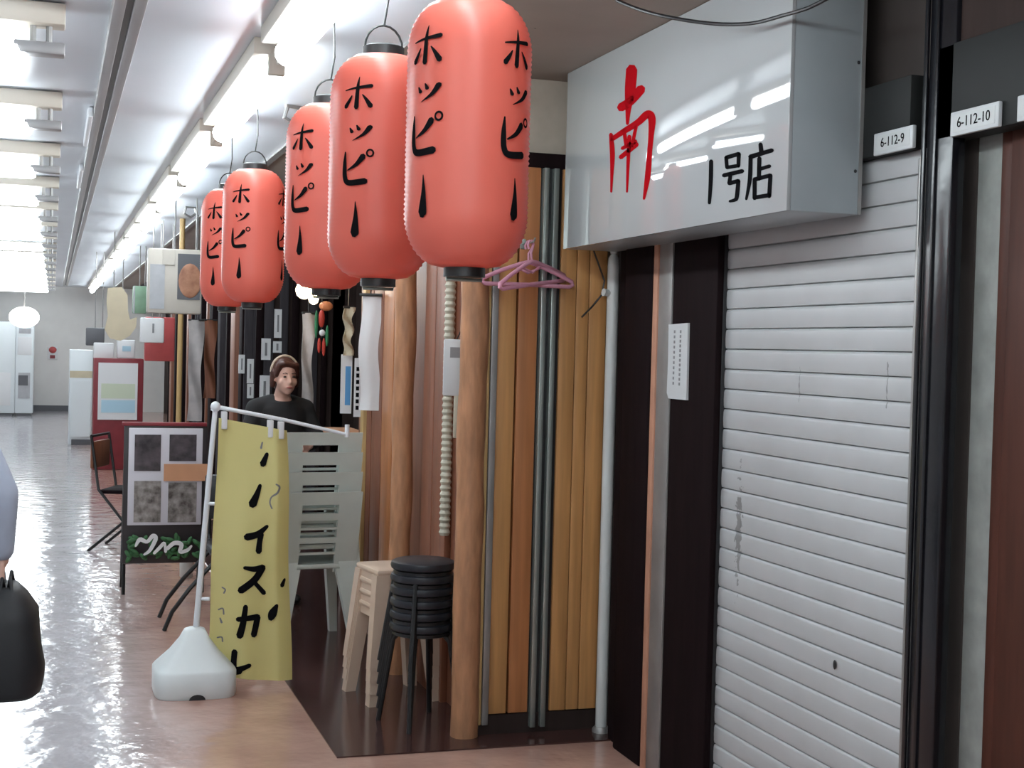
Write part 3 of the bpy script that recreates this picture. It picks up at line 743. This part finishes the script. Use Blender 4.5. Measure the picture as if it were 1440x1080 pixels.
faint = [[(386,680,2),(391,684,3),(388,692,3),(380,698,2),(378,706,2),(381,714,2)], [(368,622,2),(366,630,3)],
         [(313,826,2),(317,829,2),(315,834,2)], [(307,858,2),(313,856,2),(314,864,2)], [(309,870,2),(311,876,3)], [(305,898,2),(311,897,2),(312,903,2)]]
for f_ in faint: strokes(MB(), [f_], on_banner).build('small_writing', 'grey_ink', bn)
for px, py in ((316, 590), (381, 602), (396, 604)):
    q = onY(px, py-4, YB-.03)-bo; B(q.x-.012, q.x+.012, q.y-.004, q.y+.045, q.z-.055, q.z+.022, b=.003).build('tab', 'paper_white', bn)

# ================================================================ MENU BOARD
YM = 8.9; km = YM/F
mo = onY(231, 836, YM); mo.z = 0
mn = thing('menu_board', 'black standing menu board with four framed photographs and green leafy strip', 'menu board', mo)
def MP(px, py): return onY(px, py, YM)-mo
def mbox(x0, x1, y0, y1, d0, d1, **k):
    a, b_ = MP(x0, (y0+y1)/2), MP(x1, (y0+y1)/2); zt, zb = MP((x0+x1)/2, y0).z, MP((x0+x1)/2, y1).z
    return B(a.x, b_.x, d0, d1, zb, zt, **k)
mbox(173, 290, 597, 792, 0, .03, b=.006).build('board', 'board_black', mn)
fr = mbox(180, 284, 602, 738, -.012, .0, b=.004).build('photo_frame', 'board_white', mn)
for x0, x1, y0, y1, m_ in ((189, 226, 611, 662, 'photo_dark'), (238, 276, 611, 648, 'photo_dark'), (188, 226, 676, 734, 'photo_mixed'), (236, 276, 678, 734, 'photo_mixed')):
    mbox(x0, x1, y0, y1, -.015, -.011).build('photo', m_, fr)
mbox(230, 291, 652, 676, -.02, -.016).build('orange_strip', 'orange_paper', mn)
mbox(172, 291, 594, 599, -.006, .034, b=.003).build('top_rail', 'red_board', mn)
gz = MP(178, 768)
mb = MB()
for k in range(46):
    x = MP(178, 770).x+random.random()*(MP(281, 770).x-MP(178, 770).x); z = MP(230, 768).z+random.uniform(-.075, .06)
    a = random.uniform(0, PI); mb.ell((x, -.02-random.random()*.02, z), (.030, .008, .014), 8, 5, Matrix.Rotation(a, 3, 'Y'))
mb.build('leafy_strip', 'leaf_green', mn)['kind'] = 'stuff'
sc = [[(190,766,3),(196,757,6),(206,760,5),(214,752,6),(218,756,6),(210,772,5),(202,778,3)], [(216,776,4),(224,768,5),(230,762,4),(232,774,4)], [(234,770,5),(244,762,6),(254,764,6),(252,774,5),(262,772,5),(268,766,3)]]
strokes(MB(), sc, lambda x, y: MP(x, y)+Vector((0, -.056, 0))).build('white_lettering', 'paper_white', mn)
for px in (176, 287):
    q = MP(px, 700); MB().tube([(q.x, .04, .9), (q.x-.0, .012, .02), (q.x, .01, 0)], .011, 8).build('front_leg', 'black_tube', mn)
    MB().tube([(q.x, .04, .95), (q.x, .30, 0)], .010, 8).build('rear_leg', 'black_tube', mn)
bt = onZ(262, 828, 0)
o = MB().lathe([(.035, 0), (.042, .01), (.044, .13), (.034, .17), (.016, .19), (.016, .215)], 18).build('white_bottle', 'white_plastic'); o.location = (onY(262, 800, 9.5).x, 9.5, 0); tag(o, 'white plastic bottle on the floor behind the menu board', 'bottle')
# folding chair beside the menu board
fc = thing('folding_chair', 'black folding chair with brown backrest beside the menu board', 'chair', (.58, 10.9, 0), math.radians(70))
B(-.19, .19, -.19, .19, .42, .45, b=.012).build('seat', 'dark_wood', fc)
B(-.19, .19, .235, .26, .60, .80, b=.01).build('backrest', 'panel_wood', fc)
for s in (-1, 1):
    MB().tube([(s*.2, .25, .84), (s*.2, .19, .45), (s*.2, -.18, 0)], .011, 8).build('leg', 'black_tube', fc)
    MB().tube([(s*.2, -.17, .43), (s*.2, .0, .22), (s*.2, .26, 0)], .011, 8).build('leg', 'black_tube', fc)
MB().tube([(-.2, .25, .84), (.2, .25, .84)], .011, 8).build('top_rail', 'black_tube', fc)

# ================================================================ FAR SHOPS
def far_box(name, label, cat, px0, px1, py0, py1, Y, depth, m, on_floor=False, hang=None):
    a, b_ = onY(px0, (py0+py1)/2, Y), onY(px1, (py0+py1)/2, Y); zt, zb = onY((px0+px1)/2, py0, Y).z, onY((px0+px1)/2, py1, Y).z
    if on_floor: zb = 0
    t = thing(name, label, cat, ((a.x+b_.x)/2, Y, zb)); hw = (b_.x-a.x)/2
    B(-hw, hw, 0, depth, 0, zt-zb, b=min(.012, hw*.2)).build('body', m, t)
    if hang:
        for s in (.0, .8): MB().tube([(hw*s, depth/2, zt-zb-.005), (hw*s, depth/2, CE-zb)], .006, 6).build('hanger_rod', 'dull_metal', t)
    def part(nm, x0, x1, y0, y1, mm, d=.006):
        p, q = onY(x0, y1, Y)-Vector(t.location), onY(x1, y0, Y)-Vector(t.location)
        return B(p.x, q.x, -d, .002, p.z, q.z).build(nm, mm, t)
    return t, part
t, part = far_box('picture_sign', 'beige hanging light box sign with a photograph of food', 'sign', 208, 284, 350, 441, 11.0, .16, 'box_beige', hang=1)
part('picture', 249, 282, 358, 421, 'dark_grey'); 
p = onY(267, 395, 11.0)-Vector(t.location); MB().ell((p.x, -.008, p.z), (.085, .006, .13)).build('food', 'food_orange', t)
part('side_panel', 210, 232, 372, 434, 'paper_grey')
part('top_panel', 228, 246, 352, 372, 'box_beige', .01)
t, part = far_box('hanging_box', 'small green box sign hanging beside the food picture sign', 'sign', 187, 206, 402, 441, 17.0, .12, 'green_box', hang=1)
part('edge', 187, 190, 402, 441, 'paper_grey')
b0 = onY(168, 445, 15.0); k = 15/F
t = thing('hanging_board', 'beige board with curved outline hanging above the white boxes', 'sign', (b0.x, 15.0, b0.z))
MB().prism([(x*k, -y*k) for x, y in ((-16,-38),(2,-40),(10,-30),(11,-8),(14,4),(23,0),(22,14),(14,26),(2,33),(-12,30),(-19,18),(-15,0),(-17,-18))], 'y', 0, .04).build('board', 'beige_board', t)
for x in (-8, 4): MB().tube([(x*k, .02, 36*k), (x*k, .02, CE-b0.z)], .006, 6).build('cord', 'dull_metal', t)
t, part = far_box('white_sign', 'white hanging sign board with grey marks above the red box', 'sign', 197, 231, 447, 482, 13.2, .05, 'paper_white', hang=1)
part('mark', 214, 217, 455, 468, 'grey_ink')
t, part = far_box('red_sign_box', 'faded red box sign hanging behind a white board', 'sign', 204, 246, 446, 508, 13.6, .14, 'red_light', hang=1)
t, part = far_box('red_cabinet', 'dark red stand cabinet carrying a white notice board', 'cabinet', 131, 201, 504, 650, 17.5, .45, 'red_board', on_floor=True)
n_ = part('notice', 137, 194, 511, 590, 'paper_white', .02)
part('notice_band', 142, 190, 540, 560, 'paper_green', .022); part('notice_band', 142, 190, 563, 580, 'paper_blue', .022)
for pxa, pxb, lb in ((132, 160, 'white carton standing on the red cabinet, larger of the two'), (165, 190, 'small white carton with blue marks on the red cabinet')):
    t, part = far_box('white_carton', lb, 'box', pxa, pxb, 482 if pxa < 140 else 478, 504, 17.62, .2, 'paper_white')
    if pxa > 140: part('mark', 172, 184, 487, 494, 'paper_blue')
t, part = far_box('drinks_fridge', 'low white fridge with a yellow band near its top', 'fridge', 97, 130, 492, 626, 21.6, .6, 'machine_white', on_floor=True)
part('band', 98, 130, 522, 531, 'beige_board'); part('door_panel', 99, 128, 536, 614, 'machine_white', .02); part('plinth', 100, 128, 618, 626, 'dark_grey', .004)
t, part = far_box('grey_dome_lamp', 'dark grey housing hanging near the far white fridge', 'lamp', 121, 147, 461, 486, 18.5, .2, 'dark_grey', hang=1)
# hanging cloths, poles, clutter at the dark shop front
def strip(name, label, cat, px, py0, py1, wpx, Y, m, amp=.015, freq=9):
    a, b_ = onY(px, py0, Y), onY(px, py1, Y); L = a.z-b_.z; k = Y/F; ww = wpx*k
    t = thing(name, label, cat, (b_.x, Y, b_.z))
    MB().sheet(lambda u, v: ((u-.5)*ww*(1-.15*math.sin(v*4))+amp*.5*math.sin(v*freq), amp*math.sin(v*freq+u*5), v*L), 6, 20, (0, .006, 0)).build('cloth', m, t)
    MB().tube([(-ww*.55, 0, L), (ww*.55, 0, L)], .008, 6).build('rod', 'lantern_cap', t)
    MB().tube([(0, 0, L), (0, 0, CE-b_.z)], .004, 6).build('cord', 'lantern_cap', t)
strip('cloth_strip', 'long pale cloth strip hanging beside the person in black', 'cloth', 431, 440, 574, 17, 8.6, 'cloth_pale')
strip('cloth_strip', 'wide pale grey cloth hanging at the dark shop front', 'cloth', 273, 450, 592, 20, 12.5, 'cloth_pale')
strip('cloth_strip', 'brown cloth hanging beside the wide pale grey cloth', 'cloth', 294, 450, 560, 16, 12.8, 'panel_wood')
strip('cloth_strip', 'yellowish white cloth bundle hanging above the blue poster', 'cloth', 489, 432, 500, 14, 7.8, 'beige_board', .02, 14)
for px, Y, m_, lb in ((253, 13.0, 'edge_pine', 'thin pale wooden pole at the dark shop front'),):
    p = onY(px, 500, Y); o = MB().tube([(0,0,0),(0,0,CE)], .025, 10).build('wooden_pole', m_); o.location = (p.x, Y, 0); tag(o, lb, 'pole')
for px, py, wpx, hpx, lb in ((374, 491, 13, 30, 'small white paper slip pinned on a dark board, upper'), (391, 455, 10, 40, 'narrow tall paper slip pinned near the red lanterns'),
                             (390, 488, 12, 16, 'short square paper slip under the tall slip'), (340, 512, 8, 26, 'bright white slip pinned on grey board'),
                             (352, 522, 9, 34, 'grey white slip beside the bright one'), (352, 550, 9, 20, 'low grey white slip under another slip'),
                             (372, 548, 14, 40, 'pale paper behind the shoulder of the person in black')):
    c = onY(px, py, YP-.023); k = c.y/F; dy = wpx*k
    t = thing('paper_slip', lb, 'paper', tuple(c))
    B(-dy/2, dy/2, -.003, .026, -hpx*k/2, hpx*k/2).build('sheet', 'paper_white', t)
    B(-dy*.12, dy*.12, -.0045, -.0025, -hpx*k*.3, hpx*k*.3).build('writing', 'grey_ink', t)
# glowing bulbs and toy garland
def bulb(px, py, Y, r, label):
    p = onY(px, py, Y); t = thing('lamp_bulb', label, 'bulb', p)
    MB().lathe([(r*.25, r*1.5), (r*.35, r*1.05), (r*.8, r*.6), (r, 0), (r*.8, -r*.6), (r*.45, -r*.88), (r*.1, -r)], 18).build('glass', 'bulb_glow', t)
    MB().lathe([(r*.3, r*1.4), (r*.3, r*2.1)], 12).build('socket', 'lantern_cap', t)
    MB().tube([(0, 0, r*2), (0, 0, CE-p.z)], .004, 6).build('cord', 'lantern_cap', t)
bulb(428, 408, 8.2, .052, 'large bright warm bulb hanging behind the lanterns')
bulb(441, 421, 8.3, .030, 'small orange bulb hanging beside the large bright bulb')
gp = onY(452, 470, 8.0); k = 8.0/F
gt = thing('toy_garland', 'hanging garland of red, green and orange wooden toys', 'ornament', gp)
MB().tube([(0, 0, -.02), (0, 0, CE-gp.z)], .003, 6).build('string', 'lantern_cap', gt)
for x, z, w_, h_, m_ in ((6, 40, 20, 14, 'toy_orange'), (0, 22, 9, 26, 'toy_red'), (-8, 14, 5, 40, 'toy_green'), (1, 2, 9, 9, 'paper_white'), (-3, -16, 5, 22, 'toy_red'), (4, -18, 5, 26, 'toy_red'), (8, -2, 5, 30, 'toy_green')):
    MB().ell((x*k, random.uniform(-.01, .01), z*k), (w_*k/2, w_*k/3, h_*k/2), 10, 8).build('toy', m_, gt)
# small dark ceiling brackets near the lanterns
for px, py, Y in ((415, 158, 5.6), (330, 254, 7.6), (268, 296, 9.4)):
    p = onZ(px, py, CE-.03)
    t = thing('ceiling_bracket', 'small grey angled hook bracket on the ceiling edge above the lanterns', 'bracket', (p.x, p.y, CE), math.radians(20), 'brackets above the lanterns')
    B(-.05, .05, -.012, .012, -.012, 0).build('plate', 'dull_metal', t)
    MB().tube([(-.04, 0, -.01), (-.055, 0, -.06), (0, 0, -.085), (.05, 0, -.05), (.04, 0, -.01)], .010, 6).build('hook', 'dull_metal', t)
# vending machines at the end, lamp, alarm
def vending(x0, x1, Y, z1, label, win):
    t = thing('vending_machine', label, 'vending machine', ((x0+x1)/2, Y, 0)); hw = (x1-x0)/2
    B(-hw, hw, 0, .7, .05, z1, b=.02).build('body', 'machine_white', t)
    B(-hw+.04, hw-.04, .02, .6, 0, .05).build('plinth', 'dark_grey', t)
    if win:
        wnd = B(-hw+.06, hw-.3, -.012, .01, .95, z1-.12).build('display_window', 'dark_grey', t)
        for r in range(3):
            for c in range(5):
                x = -hw+.12+c*(2*hw-.45)/5; z = 1.0+r*.24
                MB().lathe([(.032, 0), (.034, .01), (.034, .13), (.02, .16)], 10, (x, -.03, z)).build('drink', 'machine_window', wnd)
        B(-hw+.08, hw-.08, -.012, .01, .2, .85, b=.004).build('front_panel', 'paper_white', t)
        B(-hw+.15, hw-.4, -.02, .01, .25, .42).build('delivery_slot', 'dark_grey', t)
    else:
        B(-hw+.04, hw-.04, -.012, .01, 1.2, z1-.25, b=.004).build('front_panel', 'paper_white', t)
        B(-hw+.06, hw-.06, -.012, .01, z1-.18, z1-.08).build('top_slot', 'paper_grey', t)
        B(-hw+.06, hw-.06, -.014, .01, .35, .85).build('delivery_slot', 'paper_grey', t)
        B(-hw+.06, hw-.1, -.02, .01, .6, .8).build('flap', 'dark_grey', t)
vending(-1.72, -.70, 29.5, 1.84, 'wide white vending machine with a window of blue cans', True)
vending(-.70, -.36, 29.5, 1.80, 'narrow white machine standing against the wide vending machine', False)
gl = onY(34, 446, 26.0)
t = thing('globe_lamp', 'round white globe lamp hanging before the vending machines', 'lamp', gl)
MB().ell((0, 0, 0), (.25, .25, .18), 24, 14).build('globe', 'globe_glow', t); MB().tube([(0, 0, .17), (0, 0, CE-gl.z)], .012, 8).build('rod', 'dull_metal', t)
al = onY(74, 496, Y1-.01)
t = thing('fire_alarm', 'small red fire alarm lamp on the grey end wall', 'alarm', (al.x, Y1, al.z))
B(-.10, .10, -.03, 0, -.14, .12, b=.01).build('plate', 'paper_white', t); MB().ell((0, -.04, .06), (.08, .06, .07), 14, 8).build('lamp', 'red_light', t); B(-.05, .05, -.036, -.028, -.12, -.05).build('button', 'red_board', t)

# ================================================================ PEOPLE
def capsule(mb, a, b_, ra, rb, n=14):
    a, b_ = Vector(a), Vector(b_); mb.ell(a, (ra,)*3, n, 8); mb.ell(b_, (rb,)*3, n, 8)
    mb.tube([a, a*.5+b_*.5, b_], [ra, (ra+rb)/2, rb], n); return mb
def fuse(mb, name, m, parent, voxel, sm=6):
    o = mb.build(name, m, parent, 0)
    r = o.modifiers.new('fuse', 'REMESH'); r.mode = 'VOXEL'; r.voxel_size = voxel; r.use_smooth_shade = True
    s = o.modifiers.new('soft', 'SMOOTH'); s.factor = .5; s.iterations = sm
    return o
def head(mb, c, s=1.0): # faces -Y, c = centre of skull
    c = Vector(c); P = lambda x, y, z: c+Vector((x, y, z))*s
    mb.ell(P(0, .012, .025), (.074*s, .090*s, .088*s), 20, 14); mb.ell(P(0, -.022, -.045), (.058*s, .066*s, .070*s), 18, 12)
    mb.ell(P(0, -.045, -.095), (.030*s, .030*s, .022*s)); mb.ell(P(-.038, -.050, -.035), (.026*s, .024*s, .026*s)); mb.ell(P(.038, -.050, -.035), (.026*s, .024*s, .026*s))
    capsule(mb, P(0, -.080, .0), P(0, -.098, -.034), .009*s, .014*s, 10); mb.ell(P(0, -.088, -.040), (.018*s, .012*s, .009*s), 10, 6)
    for q in (-1, 1): mb.ell(P(q*.074, .008, -.015), (.010*s, .018*s, .030*s), 10, 8)
    mb.ell(P(0, -.083, -.068), (.024*s, .010*s, .008*s), 10, 6)
    return mb
def hand(mb, w_, d, side, n=(0, -1, 0), curl=.9):
    # palm from wrist w_ along d; fingers curl towards n; thumb at side
    w_, d, side, n = Vector(w_), Vector(d).normalized(), Vector(side).normalized(), Vector(n).normalized()
    for k in range(4):
        o = side*((k-1.5)*.019); capsule(mb, w_+d*.012+o*.6, w_+d*.082+o, .013, .0105, 8)
        L = (.036, .043, .040, .031)[k]; p = w_+d*.085+o
        for j, a in enumerate((.35*curl, 1.1*curl, 1.9*curl)):
            q = p+(d*math.cos(a)+n*math.sin(a))*L*(1, .68, .55)[j]; capsule(mb, p, q, .0095-.0008*j, .0088-.0008*j, 8); p = q
    p = w_+d*.025-side*.028; q = p+(d*.7-side*.45+n*.55).normalized()*.038; r = q+(d*.6+n*.9+side*.1).normalized()*.030
    capsule(mb, p, q, .0135, .011, 8); capsule(mb, q, r, .011, .009, 8)
    return mb
def person(label, loc, rz, hgt, top_m, leg_m, arms, hair, head_off=(0, 0, 0), lean=0.0):
    s = hgt/1.60
    t = thing('person', label, 'person', loc, rz)
    hc = Vector((0, -.02-lean, 1.48*s))+Vector(head_off)
    b = MB(); head(b, hc, s); nb = Vector((0, .025-lean*.8, 1.30*s))
    capsule(b, nb, hc+Vector((0, .015, -.06)), .055*s, .05*s)
    def torso(mb, g):
        rows = [(.76, .150, .108), (.84, .158, .112), (.93, .146, .104), (1.02, .134, .098), (1.11, .142, .102), (1.20, .156, .104), (1.27, .150, .092), (1.32, .100, .072), (1.35, .060, .055)]
        if g: rows = [(z, x*1.06, y*1.06) for z, x, y in rows[:-1]]
        n = 24; V = [((rx*s+g)*math.cos(2*PI*k/n), .012-lean*max(0, (z-.85)/.5)*.8+(ry*s+g)*math.sin(2*PI*k/n), z*s) for z, rx, ry in rows for k in range(n)]
        Fc = [(i*n+k, i*n+(k+1) % n, (i+1)*n+(k+1) % n, (i+1)*n+k) for i in range(len(rows)-1) for k in range(n)]
        mb.add(V, Fc+[tuple(range(n-1, -1, -1)), tuple((len(rows)-1)*n+k for k in range(n))])
        for q in (-1, 1): capsule(mb, (q*.06*s, .02-lean*.8, 1.30*s), (q*.165*s, .015-lean*.7, 1.265*s), .05*s+g, .055*s+g)
    torso(b, 0); top = MB(); torso(top, .014); bot = MB(); shoes = []
    bot.ell((0, .015, .86*s), (.165*s, .115*s, .12*s), 20, 12)
    for q in (-1, 1):
        hip, kn, an = Vector((q*.085*s, .01, .84*s)), Vector((q*.09*s, .0, .46*s)), Vector((q*.09*s, .03, .085*s))
        capsule(b, hip, kn, .078*s, .052*s); capsule(b, kn, an, .052*s, .034*s); capsule(b, an, an+Vector((0, -.13*s, -.045*s)), .034*s, .028*s)
        capsule(bot, hip, kn, .092*s, .068*s); capsule(bot, kn, an+Vector((0, 0, .02)), .068*s, .056*s)
        shoes.append(an)
    for q, (el, wr, d, sd, n) in zip((-1, 1), arms):
        sh_ = Vector((q*.168*s, .015-lean*.7, 1.265*s)); el, wr = Vector(el), Vector(wr)
        capsule(b, sh_, el, .044*s, .034*s); capsule(b, el, wr, .036*s, .024*s); hand(b, wr, d, sd, n)
        capsule(top, sh_, el, .060*s, .050*s); capsule(top, el, el+(wr-el)*.84, .050*s, .040*s)
    fuse(b, 'body', 'skin', t, .0065, 4)
    fuse(top, 'top', top_m, t, .010, 8); fuse(bot, 'trousers', leg_m, t, .010, 8)
    for an in shoes:
        sm_ = MB(); sm_.ell(an+Vector((0, -.02, -.035*s)), (.045*s, .065*s, .045*s)); sm_.ell(an+Vector((0, -.11*s, -.05*s)), (.046*s, .085*s, .034*s))
        for i, v in enumerate(sm_.v): sm_.v[i] = (v[0], v[1], max(v[2], .0))
        fuse(sm_, 'shoe', 'shoe_black', t, .008, 3)
    for q in (-1, 1):
        e = hc+Vector((q*.030, -.081, .0))*s
        MB().ell(e, (.012*s, .007*s, .0055*s), 10, 6).build('eye', 'eye_dark', t)
        MB().tube([e+Vector((-.016*s, -.003, .020*s)), e+Vector((0, -.007, .025*s)), e+Vector((.016*s, -.003, .019*s))], .003*s, 6).build('eyebrow', 'hair_brown', t)
    MB().ell(hc+Vector((0, -.089, -.068))*s, (.022*s, .007*s, .006*s), 10, 6).build('mouth', 'lip', t)
    hr = MB(); P = lambda x, y, z: hc+Vector((x, y, z))*s
    hr.ell(P(0, .030, .040), (.088*s, .094*s, .092*s), 20, 12)
    for q in (-1, 1):
        capsule(hr, P(q*.074, .01, .03), P(q*.078, .02, -.055), .026*s, .020*s); capsule(hr, P(q*.055, -.050, .075), P(q*.072, -.030, .01), .022*s, .014*s)
    capsule(hr, P(-.03, -.062, .085), P(.05, -.062, .07), .020*s, .016*s); hr.ell(P(0, .07, -.03), (.062*s, .045*s, .075*s), 14, 10)
    if hair: fuse(hr, 'hair', hair, t, .007, 3)
    return t, hc, s
wl = onY(398, 533, 8.45)
wt, hc, s = person('person in black top with brown hair and pale headband behind yellow banner', (wl.x-.01, 8.47, .006), math.radians(10), 1.46, 'cloth_black', 'trousers',
       [((-.22, -.06, .98), (-.10, -.24, .95), (.8, -.5, 0), (0, 0, 1), (0, -1, 0)), ((.22, -.06, .98), (.10, -.24, .95), (-.8, -.5, 0), (0, 0, 1), (0, -1, 0))], 'hair_brown', (0, -.03, 0), .03)
hbm = MB(); pts = []
for k in range(21):
    a = PI*k/20; pts.append(hc+Vector((.092*math.cos(a), .012, .03+.104*math.sin(a)))*s)
hbm.tube(pts, .009*s, 8).build('headband', 'headband', wt)
# person walking by at the left with a black bag
bx = onY(16, 796, 4.75)
pw, hc2, s2 = person('person in grey blue long sleeves carrying a black bag at arm length', (bx.x-.315, 4.72, 0), PI, 1.64, 'shirt_blue', 'trousers',
       [((-.285, .02, 1.06), (-.285, -.03, .845), (0, -.05, -1), (0, 1, 0), (1, 0, 0)), ((.24, .02, 1.0), (.25, -.06, .78), (0, -.1, -1), (0, 1, 0), (-1, 0, 0))], 'hair_brown')
bl, bt_, bm_ = onY(-30, 968, 4.72), onY(62, 930, 4.72), onY(16, 830, 4.72)
bg = thing('handbag', 'black cloth handbag hanging from the hand of the person in grey blue', 'bag', (bx.x-.012, 4.72, onY(20, 970, 4.72).z))
hb_ = onY(20, 822, 4.72).z-onY(20, 970, 4.72).z
def bag(u, v):
    a = u*2*PI; c, s_ = math.cos(a), math.sin(a); q = lambda t: math.copysign(abs(t)**.6, t)
    pr_ = [(.9, 0), (1, .03), (1.04, .25), (1.0, .5), (.86, .75), (.55, .92), (.32, 1.0)]
    i = min(int(v*6), 5); t = v*6-i; r = pr_[i][0]*(1-t)+pr_[i+1][0]*t; z = pr_[i][1]*(1-t)+pr_[i+1][1]*t
    return (.11*r*q(c)*(1+.05*math.sin(z*9+a*2)), .17*(r*.6+.4)*q(s_), z*hb_)
o = MB().sheet(bag, 36, 18); o.add([bag(k/36, 0) for k in range(36)], [tuple(range(36))]); o.add([bag(k/36, 1) for k in range(36)], [tuple(range(36))])
o.build('bag_body', 'bag_black', bg, 60)
zh = .845-.098-bg.location.z
for s_ in (-1, 1):
    MB().tube([(s_*.02, -.11, hb_-.02), (s_*.012, -.07, hb_+.03), (s_*.004, -.02, zh), (s_*.004, .02, zh), (s_*.012, .07, hb_+.03), (s_*.02, .11, hb_-.02)], .006, 8).build('handle', 'bag_black', bg)
